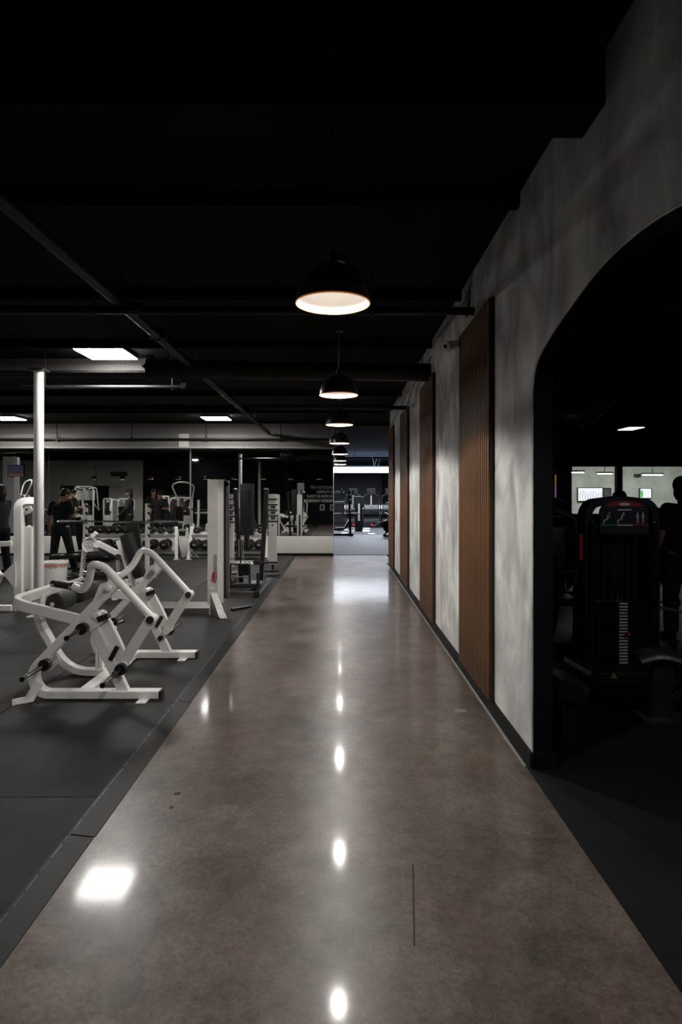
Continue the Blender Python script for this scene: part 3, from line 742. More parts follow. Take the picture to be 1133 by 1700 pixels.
# thigh rollers on their axle
ax = MB(OR).cyl((-2.35, YC-.45, .71), (-2.35, YC+.47, .71), .018, 12).bar([(-2.35, YC, .70), (-2.52, YC, .58), (-2.68, YC, .56)], .05, .04).build('roller_axle', 'chrome', t)
for (a, c) in ((-.42, -.13), (.02, .44)):
    b = MB(OR); b.lathe([(0, 0), (.03, -.004), (.06, 0), (.076, .012), (.078, .03), (.078, c-a-.03), (.072, c-a-.006), (0, c-a)], (-2.35, YC+a, .71), 28, (0, 1, 0))
    r_ = b.build('thigh_roller', 'black_foam', t)
    MB(OR).cyl((-2.35, YC+a-.012, .71), (-2.35, YC+a+.01, .71), .03, 18).build('roller_cap', 'black_metal', r_)

# ================= generic white weight-stack machine =================
def stack_tower(label, loc, rz=0, h=1.5, w=.5, kind=0, sign=None, cat='exercise machine', group=None):
    t = thing('weight_stack_machine', label, cat, loc, rz, group)
    for sx in (-1, 1):
        MB().bar(rnd([(sx*w/2, 0, 0), (sx*w/2, 0, h), (0, 0, h)], .1, 5), .08, .05).build('tower_frame', 'white_metal', t)
    MB().box((0, -.1, .03), (w+.06, .55, .06), bev=.005).build('base', 'white_metal', t)
    MB().box((0, .0, .42), (w-.1, .16, .7), bev=.01).build('shroud', 'grey_metal', t)
    for k in range(9):
        MB().box((0, .0, .80+.028*k), (w*.42, .11, .025), bev=.002).build('weight_plate', 'black_metal', t)
    for sx in (-1, 1): MB().cyl((sx*w*.15, 0, .77), (sx*w*.15, 0, h-.03), .01, 8).build('guide_rod', 'chrome', t)
    MB().cyl((0, -.02, h-.1), (0, .02, h-.1), .055, 20).build('pulley', 'white_plastic', t)
    MB().cyl((0.0, 0, 1.0), (0, 0, h-.1), .005, 6).build('cable', 'black_metal', t)
    if kind >= 1:   # seat with a backrest and arms
        MB().bar([(0, -.2, .05), (0, -.9, .05)], .06, .07, ref=(1, 0, 0)).build('foot_beam', 'white_metal', t)
        MB().bar([(0, -.8, .05), (0, -.75, .42)], .06, .06, ref=(1, 0, 0)).build('seat_post', 'white_metal', t)
        MB().box((0, -.78, .46), (.34, .4, .07), bev=.02).build('seat', 'black_vinyl', t)
        MB().box((0, -.52, .86), (.30, .09, .6), rot=Quaternion((1, 0, 0), .15), bev=.025).build('backrest', 'black_vinyl', t)
        for sx in (-1, 1):
            MB().tube(rnd([(sx*.1, -.3, h-.1), (sx*.42, -.35, h), (sx*.45, -.6, 1.05), (sx*.40, -.95, .95)], .15, 5), .022, 10).build('lever_arm', 'white_metal', t)
            MB().cyl((sx*.40, -.93, .952), (sx*.385, -1.08, .94), .026, 10).build('hand_grip', 'black_foam', t)
    if kind == 2:
        for sx in (-1, 1): MB().tube(rnd([(sx*w/2, 0, h-.1), (sx*.5, -.2, h+.5), (sx*.15, -.3, h+.62), (0, -.3, h+.62)], .2, 6), .028, 10).build('high_frame', 'white_metal', t)
    if sign:
        MB().box((0, -.09, h-.35), (w+.1, .02, .42), bev=.01).build('sign_panel', 'white_plastic', t)
        if sign is True: MB().tube([(.1*math.cos(a*.35), -.104, h-.27+.05*math.sin(a*.35)) for a in range(14)], .012, 6).box((0, -.105, h-.42), (.24, .006, .05)).build('sign_mark', 'red', t)
    return t
# the real one at the left edge
OW = (-4.52, 8.9, 0)
t = thing('weight_stack_machine', 'white weight stack machine with a pulley, cut by the left edge of the photo', 'exercise machine', (OW[0]-.12, OW[1], 0))
def lw(px, py, y=8.8): return W(px, py, y)
a = lw(32, 840); top = 1.50
MB(OW).bar(rnd([(-4.345, 8.8, 0), (-4.345, 8.8, top), (-4.10, 8.95, top)], .09, 6), .11, .11, ref=(0, 1, 0)).build('tower_frame', 'white_metal', t)
MB(OW).bar([(-4.13, 8.97, .02), (-4.13, 8.97, top)], .09, .06).build('tower_frame', 'white_metal', t)
MB(OW).box((-4.27, 8.88, .72), (.17, .14, .88), bev=.015).build('shroud', 'grey_metal', t)
MB(OW).box((-4.24, 9.02, .72), (.18, .10, .90), bev=.01).build('shroud', 'white_metal', t)
MB(OW).cyl((-4.24, 8.80, 1.40), (-4.24, 8.84, 1.40), .062, 24).build('pulley', 'white_plastic', t)
MB(OW).cyl((-4.24, 8.78, 1.40), (-4.24, 8.80, 1.40), .015, 10).build('pulley_bolt', 'black_metal', t)
MB(OW).box((-4.28, 8.86, 1.21), (.024, .02, .22)).box((-4.335, 8.86, 1.3), (.018, .03, .3)).build('belt', 'black_metal', t)
MB(OW).cyl((-4.20, 8.86, 1.1), (-4.20, 8.86, 1.45), .014, 10).build('guide_rod', 'chrome', t)
MB(OW).tube([(-4.17+.05*math.cos(k*.5+.6), 8.955, 1.03+.055*math.sin(k*.5+.6)) for k in range(9)], .008, 6).build('logo_ring', 'red', t)
MB(OW).bar(rnd([(-4.42, 8.75, .93), (-4.7, 8.75, .92), (-5.6, 8.72, .90)], .08, 4), .07, .07).build('side_arm', 'white_metal', t)
MB(OW).bar([(-4.42, 8.75, .04), (-5.8, 8.75, .04)], .08, .07, ref=(0, 0, 1)).build('base', 'white_metal', t)
MB(OW).prism([(-4.52, 8.7, .52), (-4.37, 8.7, .67), (-4.35, 8.7, .66), (-4.35, 8.7, .34), (-4.37, 8.7, .33)], (0, .02, 0)).build('pivot_bracket', 'white_metal', t)
MB(OW).cyl((-4.52, 8.72, .50), (-4.66, 8.70, .50), .025, 14).tube(rnd([(-4.66, 8.7, .5), (-4.66, 8.7, .38), (-4.6, 8.7, .38)], .03), .018, 10).build('axle_arm', 'white_metal', t)
MB(OW).lathe([(0, -.02), (.10, -.02), (.115, -.012), (.12, .0), (.115, .02), (0, .02)], (-4.66, 8.76, .47), 32, (.35, 1, 0)).build('cam_wheel', 'white_plastic', t)
# mirror-only machines
for args in [('white rounded stack machine in the mirror, left of the man in black', (-11.6, 5.6, 0), .3, 1.55, .5, 1, False),
             ('white stack machine with a red oval sign, seen in the mirror', (-10.6, 7.4, 0), -.2, 1.95, .7, 1, True),
             ('narrow white stack tower seen in the mirror right of the squat rack upright', (-9.7, 7.2, 0), .1, 1.45, .34, 0, False),
             ('white stack machine with dark lettering panel seen in the mirror above the dumbbells', (-8.8, 7.9, 0), 2.9, 1.45, .42, 1, False),
             ('small white stack tower seen in the mirror against the brown panel', (-7.2, 7.6, 0), .2, 1.55, .36, 1, False),
             ('tall white chest machine with hooped frame, seen in the mirror', (-6.3, 7.9, 0), PI+.2, 1.5, .6, 2, False),
             ('white machine with black console, seen in the mirror behind the pulley tower', (-12.9, 7.9, 0), .8, 1.6, .6, 2, False),
             ('white machine with angled arms seen in the mirror beside the tall grey tower', (-4.9, 6.3, 0), 2.6, 1.4, .45, 1, False)]:
    stack_tower(*args)

# ================= tall grey cable tower =================
OF = (-1.68, 8.5, 0)
t = thing('cable_tower', 'tall light grey cable tower with red scribble logo and vertical lettering', 'exercise machine', OF)
MB(OF).prism([(-1.77, 8.44, .15), (-1.635, 8.44, .15), (-1.575, 8.52, .15), (-1.575, 8.72, .15), (-1.77, 8.72, .15)], (0, 0, 1.66)).build('tower_shell', 'grey_metal', t)
MB(OF).box((-1.545, 8.63, 1.0), (.05, .14, 1.6)).build('cable_channel', 'dark_slate', t)
MB(OF).cyl((-1.535, 8.56, 1.75), (-1.535, 8.60, 1.75), .03, 16).ball((-1.53, 8.54, 1.78), (.03, .03, .03)).build('pulley', 'black_metal', t)
MB(OF).tube([(-1.535, 8.55, .1), (-1.535, 8.55, 1.72)], .004, 6).build('cable', 'chrome', t)
MB(OF).prism([(-1.73, 8.42, .30), (-1.73, 8.42, 0), (-1.53, 8.12, 0), (-1.55, 8.12, .02)], (.0, .0, .0) if False else (.09, 0, 0)).build('foot_ramp', 'diamond', t)
MB(OF).bar([(-1.72, 8.44, .0), (-1.72, 8.44, .36)], .03, .05).build('foot_bracket', 'grey_metal', t)
MB(OF).box((-2.15, 8.72, .045), (.95, .5, .09), bev=.004).build('platform', 'diamond', t)
MB(OF).box((-2.15, 8.46, .088), (.95, .03, .012)).build('platform_edge', 'trim_metal', t)
MB(OF).bar([(-1.50, 8.75, .02), (-1.28, 9.0, .02)], .03, .05, ref=(0, 0, 1)).build('rear_foot', 'black_metal', t)
text('FREEMOTION', .064, 'black_paint', t, (-1.665-OF[0], 8.438-OF[1], .64), (PI/2, -PI/2, 0), 'tower_lettering', .001, 0, sx=.85)
sc = [(0, 0), (.03, .035), (.045, .09), (.03, .10), (.02, .03), (.04, -.02), (.055, .05), (.06, .11), (.045, .115), (.045, .03), (.07, -.03), (.10, .05)]
MB(OF).tube(rnd([(-1.725+px_*.8, 8.436, .455+pz_*1.1) for px_, pz_ in sc], .02, 4), .0045, 6).build('scribble_logo', 'red', t)
# second tower behind the camera's left, read in the mirror
t = thing('cable_tower', 'white cable tower with a pull-up bar, seen in the mirror left of the motto', 'exercise machine', (-1.95, 2.3, 0))
MB().box((0, 0, 1.15), (.32, .25, 2.1), bev=.01).build('tower_shell', 'grey_metal', t)
MB().box((0, .13, 1.95), (.3, .01, .35)).build('instruction_panel', 'white_plastic', t)
for k in range(4): MB().box((0, .137, 1.82+.08*k), (.26, .004, .012)).build('panel_stripe', 'dark_print', t)
MB().box((0, 0, .05), (.6, .9, .1), bev=.01).build('base', 'white_metal', t)
MB().tube(rnd([(-.9, .2, 2.15), (-.6, .1, 2.3), (0, 0, 2.3), (.35, .05, 2.3)], .2), .02, 10).build('pull_up_bar', 'black_metal', t)
for sx in (-1, 1): MB().tube(rnd([(sx*.1, .15, 1.4), (sx*.35, .4, 1.2), (sx*.3, .5, .6)], .1), .02, 8).build('cable_arm', 'white_metal', t)

# ================= black dip and knee raise station =================
OD = (-1.55, 10.9, 0)
t = thing('dip_station', 'black dip and knee-raise station with white lettering on its crossbar', 'exercise machine', OD)
def q(px, py, y): return W(px, py, y)
for (x0, x1, y) in ((391, 401, 11.2), (443, 434, 11.2)):
    MB(OD).bar([q(x0, 812, y), (q(x1, 960, y).x, y, .06)], .10, .075).build('upright', 'black_metal', t)
    MB(OD).cyl(q(x0-3 if x0 < 420 else x0-4, 812, y), q(x0+2, 812, y-.25), .014, 8).build('pull_up_grip', 'chrome', t)
MB(OD).box(q(410.5, 846, 11.0), (.24, .05, .9), bev=.012).build('backrest', 'dark_slate', t)
MB(OD).box(q(410, 862, 10.95), (.085, .06, 1.02), bev=.008).build('centre_spine', 'black_metal', t)
for (x, z_) in ((403, 829), (416, 829), (403, 879), (416, 879)):
    MB(OD).cyl(q(x, z_, 10.98), q(x, z_, 10.95), .008, 8).build('pad_bolt', 'chrome', t)
MB(OD).box(q(403, 934, 10.6), (.60, .06, .075), bev=.005).build('crossbar', 'black_metal', t)
text('DYNA BODY', .068, 'clear_white', t, q(400, 933.5, 10.566)-Vector(OD), (PI/2, 0, 0), 'crossbar_lettering', .001, .003, sx=1.05)
MB(OD).prism([q(416, 937, 10.566), q(421.5, 937, 10.566), q(419, 931.5, 10.566), q(417, 931.5, 10.566)], (0, -.002, 0)).build('crossbar_mark', 'clear_white', t)
MB(OD).box(q(408, 929, 10.9), (.70, .5, .02)).build('tray', 'black_gloss', t)
MB(OD).cyl(q(432, 934, 10.6), q(461, 934, 10.6), .018, 10).build('side_handle', 'black_metal', t)
MB(OD).box(q(408, 945, 10.8), (.16, .1, .2), bev=.01).build('weight_housing', 'black_metal', t)
for x in (383, 415): MB(OD).bar([q(x, 938, 10.55), (q(x, 938, 10.55).x, 10.55, .05)], .05, .035).build('leg', 'black_metal', t)
MB(OD).cyl(q(384, 958, 10.5), q(413, 958, 10.5), .012, 8).build('foot_bar', 'chrome', t)
MB(OD).box((-1.62, 10.45, .10), (.62, .08, .07), bev=.005).build('front_base', 'black_metal', t)
MB(OD).bar([(-1.30, 9.85, .05), (-1.30, 11.6, .05)], .08, .09, ref=(0, 0, 1)).build('side_rail', 'black_metal', t)
MB(OD).bar([(-1.95, 10.2, .05), (-1.95, 11.6, .05)], .08, .07, ref=(0, 0, 1)).build('side_rail', 'black_metal', t)
MB(OD).box((-1.44, 10.9, .09), (.22, .6, .012)).build('step_plate', 'diamond', t)
MB(OD).cyl((-1.34, 10.3, .08), (-1.34, 10.3, .33), .025, 10).build('peg', 'black_metal', t)
MB(OD).cyl((-1.95, 10.0, .07), (-1.3, 10.0, .07), .012, 8).build('front_rod', 'chrome', t)
for (x, m_) in ((397, 'chrome'), (404, 'chrome')): MB(OD).cyl(q(x, 895, 10.9), q(x, 925, 10.9), .012, 8).build('guide_rod', m_, t)
# white instruction racks behind it
for (px0, y, l) in ((382, 12.2, 'white placard stand with black bands left of the dip station'), (453, 12.6, 'white placard stand with black bands right of the dip station')):
    c = W(px0, 846, y); t = thing('placard_stand', l, 'stand', (c.x, y, 0))
    MB().box((0, 0, .92), (.17, .03, 1.4), bev=.006).build('placard', 'white_plastic', t)
    MB().box((0, 0, .1), (.3, .35, .03)).box((0, 0.04, .5), (.05, .04, .9)).build('stand_foot', 'black_metal', t)
    for k in range(5): MB().box((0, -.02, 1.08+.11*k), (.2, .03, .025)).build('strap', 'black_metal', t)
    for k in range(3): MB().box((0.01, -.02, 1.14+.11*k), (.09, .004, .05)).build('printed_text', 'dark_print', t)
    MB().box((0, -.02, 1.0), (.04, .004, .03)).build('printed_mark', 'red', t)

# ================= squat rack / bench with barbell =================
yb = 12.0
t = thing('bench_press_rack', 'white bench press rack with tall punched uprights and black back pad', 'exercise machine', (-4.2, yb, 0))
for (xt, xb, s) in ((142, 135, -1), (245, 244, 1)):
    xa = W(xt, 0, yb).x+4.2; xc = W(xb, 0, yb).x+4.2
    MB().bar(rnd([(xa, 0, 1.44), (xa, 0, .75), (xc, -.12*0, .0)], .3, 6), .06, .075, ref=(0, 1, 0)).build('upright', 'white_metal', t)
    for k in range(5): MB().cyl((xa+.045, -.03, .82+.14*k), (xa+.045, -.09, .85+.14*k), .02, 8).build('bar_hook', 'black_metal', t)
    MB().bar([(xa, 0, .04), (xa*.9, -1.0, .04)], .06, .07, ref=(0, 0, 1)).build('foot', 'white_metal', t)
MB().prism([(.25, 0, .62), (.52, 0, .82), (.52, 0, .62)], (0, .03, 0)).build('gusset', 'white_metal', t)
MB().box((.48, -.004, .68), (.06, .01, .09)).build('gusset_slot', 'black_metal', t)
MB().box((.3, -.05, .80), (.24, .09, .55), rot=Quaternion((0, 1, 0), -.12), bev=.03).build('back_pad', 'black_vinyl', t)
MB().box((.3, -.35, .42), (.27, .45, .08), bev=.03).build('seat', 'black_vinyl', t)
MB().bar([(.3, -.02, .5), (.36, -.1, .04)], .06, .06).build('post', 'white_metal', t)
t = thing('barbell', 'long steel barbell resting across the white rack uprights', 'barbell', W(196, 865, 11.92))
MB().cyl((-1.15, 0, 0), (1.13, 0, -.02), .017, 12).build('bar', 'chrome', t)
for s in (-1, 1): MB().cyl((s*.72, 0, 0), (s*1.14, 0, -.01), .033, 16).cyl((s*.70, 0, 0), (s*.73, 0, 0), .04, 16).build('sleeve', 'chrome', t)
# hanging chain strap
t = thing('chain', 'dark chain hanging on the left upright of the white rack', 'chain', W(141, 925, 11.8))
for k in range(9):
    MB().tube([(.022*math.cos(a*PI/5)*(1 if k % 2 else .4), .022*math.cos(a*PI/5)*(.4 if k % 2 else 1), .035*math.sin(a*PI/5)) for a in range(10)], .007, 5, closed=True).build('chain_link', 'black_metal', t).location = (random.uniform(-.01, .01), 0, -.055*k+.1)

# ================= leg curl machine with quadrant disc =================
OL = (-4.0, 10.0, 0)
def l3(px, py, y=10.0): return W(px, py, y)
t = thing('leg_curl_machine', 'white machine with a round marked disc and tall black back pad behind the row machine', 'exercise machine', OL)
MB(OL).bar([l3(197, 897), l3(232, 998)], .08, .075).build('back_frame', 'white_metal', t)
MB(OL).bar([l3(161, 901), l3(200, 921)], .08, .085).build('lever_beam', 'white_metal', t)
c = l3(150, 905, 9.96)
MB(OL).prism([c+Vector((.115*math.cos(a), 0, .115*math.sin(a)*1.0)) for a in [math.radians(20+12*k) for k in range(20)]]+[c+Vector((.13, 0, -.09)), c+Vector((.12, 0, .03))], (0, .02, 0)).build('range_disc', 'white_plastic', t)
b = MB(OL)
for k in range(8):
    a = k*PI/4+.2; b.bar([c+Vector((.02*math.cos(a), -.004, .02*math.sin(a))), c+Vector((.08*math.cos(a), -.004, .08*math.sin(a)))], .004, .007)
b.build('disc_markings', 'dark_print', t)
MB(OL).tube([c+Vector((.118*math.cos(math.radians(20+12*k)), -.01, .118*math.sin(math.radians(20+12*k)))) for k in range(20)], .012, 8).build('disc_rim', 'white_metal', t)
MB(OL).bar([l3(153, 892, 9.95), l3(160, 884, 9.95)], .05, .06).cyl(l3(160, 905, 9.9), l3(160, 905, 10.05), .045, 14).build('disc_arm', 'white_metal', t)
MB(OL).box(l3(221.5, 922, 9.95), (.15, .28, .72), rot=Quaternion((0, 1, 0), -.33), bev=.06).build('back_pad', 'black_vinyl', t)
MB(OL).bar([l3(196, 925), l3(196, 952), l3(197, 975)], .05, .05).build('support_leg', 'white_metal', t)
MB(OL).bar([(l3(150, 0).x, 10.0, .04), (l3(250, 0).x, 10.0, .04)], .07, .08, ref=(0, 0, 1)).build('base', 'white_metal', t)
MB(OL).bar([(l3(205, 0).x, 9.6, .04), (l3(205, 0).x, 10.5, .04)], .07, .08, ref=(0, 0, 1)).build('base_cross', 'white_metal', t)
MB(OL).bar([l3(232, 995), (l3(232, 0).x+.03, 10, .04)], .07, .075).build('front_post', 'white_metal', t)
MB(OL).box(l3(182, 957), (.5, .4, .07), bev=.03).build('seat', 'black_vinyl', t)
MB(OL).bar([l3(160, 966), l3(215, 964)], .06, .05).build('seat_rail', 'white_metal', t)
MB(OL).bar([l3(188, 962), (l3(188, 0).x, 10, .04)], .06, .06).build('seat_post', 'white_metal', t)
MB(OL).cyl(l3(196, 925, 9.85), l3(196, 925, 10.2), .05, 18).build('roller', 'black_foam', t)

# ================= dumbbell racks =================
def rack(label, x0, x1, y=16.0):
    t = thing('dumbbell_rack', label, 'rack', ((x0+x1)/2, y, 0), 0, 'white dumbbell racks')
    w = (x1-x0)/2
    for s in (-1, 1):
        MB().bar([(s*w, -.12, .80), (s*(w+.05), -.30, .012)], .07, .05, ref=(1, 0, 0)).build('leg', 'white_metal', t)
        MB().bar([(s*w, -.10, .80), (s*w, .30, .012)], .06, .05, ref=(1, 0, 0)).build('leg', 'white_metal', t)
        for yy in (-.30, .30): MB().box((s*(w+(.05 if yy < 0 else 0)), yy, .008), (.14, .10, .014)).build('foot_plate', 'white_metal', t)
    for (z, yy) in ((.60, -.04), (.20, -.12)):
        for dy in (-.13, .13):
            MB().box((0, yy+dy, z+dy*.25), (2*w, .04, .06), bev=.004).build('shelf_rail', 'white_metal', t)
        MB().box((0, yy, z-.03), (2*w, .24, .02), rot=Quaternion((1, 0, 0), .25)).build('shelf', 'shelf_grey', t)
        MB().box((0, yy-.155, z-.03), (2*w, .012, .07)).build('shelf_lip', 'shelf_grey', t)
    return t
rack('white two-tier dumbbell rack behind the bench press rack', -6.35, -4.12)
rack('white two-tier dumbbell rack between the bench rack and the grey tower', -3.72, -1.88)
def make_db(r, name='dumbbell'):
    t = thing('dumbbell', 'x', 'dumbbell', (0, 0, 0))
    for s in (-1, 1):
        h = MB().lathe([(0, 0), (r*.82, 0), (r, .012), (r, r*.95), (r*.85, r*1.05), (0, r*1.05)], (0, s*.062, 0), 20, (0, s, 0)).build('head', 'black_metal', t)
        MB().cyl((0, s*(.063+r*1.05), 0), (0, s*(.060+r*1.05), 0), r*.14, 10).box((-.2*r, s*(.0645+r*1.05), 0), (r*.16, .003, r*.42)).box((.22*r, s*(.0645+r*1.05), 0), (r*.16, .003, r*.42)).build('number_mark', 'disc_grey', h)
    MB().cyl((0, -.07, 0), (0, .07, 0), .017, 10).build('grip', 'chrome', t)
    return freeze(t)
sizes = {'s': .075, 'm': .098, 'l': .125}
protos = {k: make_db(v) for k, v in sizes.items()}
used = {k: False for k in sizes}
def put_db(k, loc, label, group, rz=0.0):
    if not used[k]:
        used[k] = True; o = protos[k]; o.location = loc; o.rotation_euler = (0, 0, rz); o['label'] = label; o['group'] = group
        return o
    return dup(protos[k], loc, rz, label, group)
ORD = ['leftmost', 'second', 'third', 'fourth', 'fifth', 'sixth', 'seventh', 'eighth']
def row(x0, x1, n, k, z, y, lab, grp, skip=()):
    for i in range(n):
        if i in skip: continue
        x = x0+(x1-x0)*i/max(1, n-1)
        put_db(k, (x, y, z+sizes[k]+.004), ORD[i]+' '+lab, grp, random.uniform(-.03, .03))
row(-6.22, -5.35, 5, 'm', .635, 15.96, 'black round dumbbell on the upper shelf left of the black back pad', 'dumbbells on the left rack')
row(-4.98, -4.26, 4, 's', .635, 15.96, 'small black dumbbell on the upper shelf right of the black back pad', 'dumbbells on the left rack')
row(-6.15, -5.55, 3, 'l', .235, 15.88, 'large black dumbbell on the lower shelf behind the marked disc', 'dumbbells on the left rack')
row(-4.72, -4.38, 2, 'l', .235, 15.88, 'large black dumbbell on the lower shelf near the left rack end', 'dumbbells on the left rack')
row(-3.60, -2.0, 8, 's', .635, 15.96, 'small black dumbbell on the upper shelf of the right rack', 'dumbbells on the right rack', (1,))
row(-3.62, -2.02, 7, 'l', .235, 15.88, 'large black dumbbell on the lower shelf of the right rack', 'dumbbells on the right rack')
row(-6.3, -5.6, 4, 'l', 0.0, 15.35, 'large black dumbbell lying on the floor before the left rack', 'dumbbells on the floor')
# kettle style grey machine boxes on the floor behind : white bin between racks
t = thing('waste_bin', 'white bin standing between the two dumbbell racks', 'bin', (-3.93, 16.25, 0))
MB().box((0, 0, .24), (.24, .2, .48), bev=.015).build('bin_body', 'white_plastic', t)
t = thing('spray_bottle', 'pale green spray bottle on the white bin between the racks', 'bottle', (-3.93, 16.25, .48))
MB().lathe([(0, 0), (.05, 0), (.052, .12), (.02, .2), (.018, .24), (0, .24)], n=14).build('bottle_body', 'green_wall', t); MB().box((.0, -.02, .26), (.03, .08, .04)).build('trigger', 'white_plastic', t)
# bin near the column
t = thing('trash_can', 'white round trash can with a pale red liner behind the column', 'bin', (-4.22, 9.35, 0))
MB().lathe([(0, .01), (.135, .01), (.14, .02), (.178, .60), (.172, .60), (.135, .03), (0, .03)], n=32).build('bin_body', 'white_plastic', t)
MB().lathe([(.178, .575), (.192, .60), (.19, .625), (.17, .628), (.168, .60)], n=32).build('rim', 'white_plastic', t)
b = MB(); n = 40
ring = [(.182+.006*math.sin(k*2.1), .57-.02*abs(math.sin(k*.9))) for k in range(n)]
for k in range(n):
    k2 = (k+1) % n; a0, a1 = 2*PI*k/n, 2*PI*k2/n
    b.bm.faces.new([b._v((.186*math.cos(a0), .186*math.sin(a0), .585)), b._v((.186*math.cos(a1), .186*math.sin(a1), .585)), b._v((ring[k2][0]*math.cos(a1), ring[k2][0]*math.sin(a1), ring[k2][1])), b._v((ring[k][0]*math.cos(a0), ring[k][0]*math.sin(a0), ring[k][1]))])
b.build('bin_liner', 'liner', t)
t = thing('shaker_cup', 'small pink cup standing on the floor behind the trash can', 'cup', (-5.72, 12.5, 0))
MB().lathe([(0, 0), (.05, 0), (.06, .16), (.055, .16), (.045, .01), (0, .01)], n=20).build('cup_body', 'pink', t); MB().lathe([(0, .17), (.055, .17), (.062, .16), (.062, .15)], n=20).build('lid', 'pink', t)
# flat black bench at the man's feet
t = thing('flat_bench', 'low black bench on black legs at the feet of the man in black', 'bench', (-5.35, 12.9, 0), .3)
MB().box((0, 0, .36), (1.0, .3, .08), bev=.03).build('bench_pad', 'black_vinyl', t)
for s in (-1, 1):
    MB().bar([(s*.4, -.25, .03), (s*.36, 0, .32), (s*.4, .25, .03)], .05, .05, ref=(1, 0, 0)).build('leg', 'black_metal', t)
MB().bar([(-.4, 0, .1), (.4, 0, .1)], .05, .05).build('stretcher', 'black_metal', t)
t = thing('weight_plate', 'black weight plate lying on the floor by the low black bench', 'weight plate', (-5.15, 12.35, 0.0))
MB().lathe([(.025, 0), (.2, 0), (.215, .01), (.215, .03), (.2, .04), (.16, .03), (.06, .03), (.05, .045), (.025, .045), (.025, 0)], n=36).build('plate_disc', 'black_metal', t)
# ================= FAR ROOM =================
def q(px, py, y): return W(px, py, y)
def treadmill(label, x, y, group='treadmills in the far room'):
    t = thing('treadmill', label, 'treadmill', (x, y, 0), 0, group)
    MB().box((0, .8, .15), (.82, 1.9, .29), bev=.02).build('deck', 'black_metal', t)
    MB().box((0, -.12, .30), (.80, .4, .24), bev=.06).build('motor_hood', 'dark_slate', t)
    MB().box((0, -.33, .16), (.82, .03, .2)).build('front_panel', 'black_gloss', t)
    MB().prism([(-.07, -.35, .14), (.07, -.35, .14), (0, -.35, .22)], (0, -.004, 0)).box((0.04, -.352, .11), (.18, .004, .025)).build('panel_logo', 'red', t)
    b = MB(); b.lathe([(0, 0), (.30, 0), (.33, .02), (.33, .72), (.30, .74), (0, .74)], (-.37, .3, .85), 28, (1, 0, 0)); b.build('curved_shell', 'smoked', t)
    for s in (-1, 1):
        MB().tube([(s*.41, .3+.33*math.cos(a), .85+.33*math.sin(a)) for a in [PI/2+k*PI/8 for k in range(9)]], .018, 8).build('shell_trim', 'chrome', t)
        MB().bar(rnd([(s*.40, .35, .5), (s*.40, .3, 1.45), (s*.30, .25, 1.62), (0, .25, 1.62)], .1), .07, .05).build('console_upright', 'black_metal', t)
        MB().tube(rnd([(s*.28, .3, 1.6), (s*.42, .5, 1.55), (s*.42, .9, 1.3)], .1), .02, 8).build('handrail', 'chrome', t)
    MB().box((0, .2, 1.78), (.44, .06, .34), rot=Quaternion((1, 0, 0), -.15), bev=.02).build('console', 'black_paint', t)
    MB().bar([(0, .2, 1.1), (0, .2, 1.6)], .03, .07).build('console_post', 'trim_metal', t)
    MB().cyl((0, -.04, 1.10), (0, -.02, 1.10), .045, 14).build('shell_badge', 'trim_metal', t)
    return t
for i, (px, l) in enumerate([(587, 'dark treadmill behind the black rack in the far room'), (617, 'black treadmill in the middle of the far room'), (648, 'black treadmill partly hidden by the end of the plaster wall')]):
    treadmill(l, (px-VX)*31.4/F, 31.4)
# black rack on the left of the opening
t = thing('power_rack', 'black power rack at the left of the far room opening', 'rack', (.22, 24.6, 0))
MB().bar(rnd([(.18, .0, .0), (.14, .2, 1.75)], .1), .09, .09).build('upright', 'black_metal', t)
MB().bar([(-.5, .0, .0), (-.5, .2, 1.75)], .09, .09).build('upright', 'black_metal', t)
MB().bar([(-.6, 0, .06), (.3, 0, .06)], .08, .09).build('base_beam', 'black_metal', t)
MB().bar(rnd([(-.5, -.3, .30), (-.1, -.3, .24), (.15, 0, .62)], .2), .08, .08).build('brace', 'black_metal', t)
for k in range(4): MB().ball((.18, -.06, 1.0+.2*k), (.06, .06, .08)).build('hook', 'chrome', t)
for (z) in (1.72, 1.32): MB().cyl((-.75, .1, z), (-.05, .1, z), .035, 10).build('cross_tube', 'trim_metal', t)
for s in (-.18, .25): MB().tube(rnd([(s, .1, 1.6), (s+.03, 0, 1.85), (s+.08, -.2, 1.6)], .08), .018, 8).build('strap_loop', 'black_metal', t)
MB().box((-.2, -.3, .32), (.3, .2, .08)).build('rack_label', 'white_plastic', t)
MB().cyl((-.12, -.1, .7), (-.12, -.1, 1.3), .03, 10).build('guide_post', 'trim_metal', t)
t = thing('barbell', 'thin barbell racked across the far room rack', 'barbell', q(577, 852.5, 24.3))
MB().cyl((-1.1, 0, 0), (.46, 0, 0), .014, 10).cyl((.1, 0, 0), (.46, 0, 0), .025, 12).build('bar', 'chrome', t)
t = thing('stack_tower', 'dark cable column with a pale guide post in the far room', 'exercise machine', (1.02, 28.0, 0))
MB().box((-.2, 0, 1.28), (.46, .3, .5), bev=.03).build('upper_housing', 'dark_slate', t); MB().box((-.2, 0, .5), (.34, .4, 1.1), bev=.02).build('lower_housing', 'black_metal', t)
MB().box((-.19, -.2, .85), (.08, .04, .75)).build('guide_post', 'white_metal', t); MB().box((-.26, -.16, 1.54), (.4, .02, .05)).build('top_strip', 'trim_metal', t)
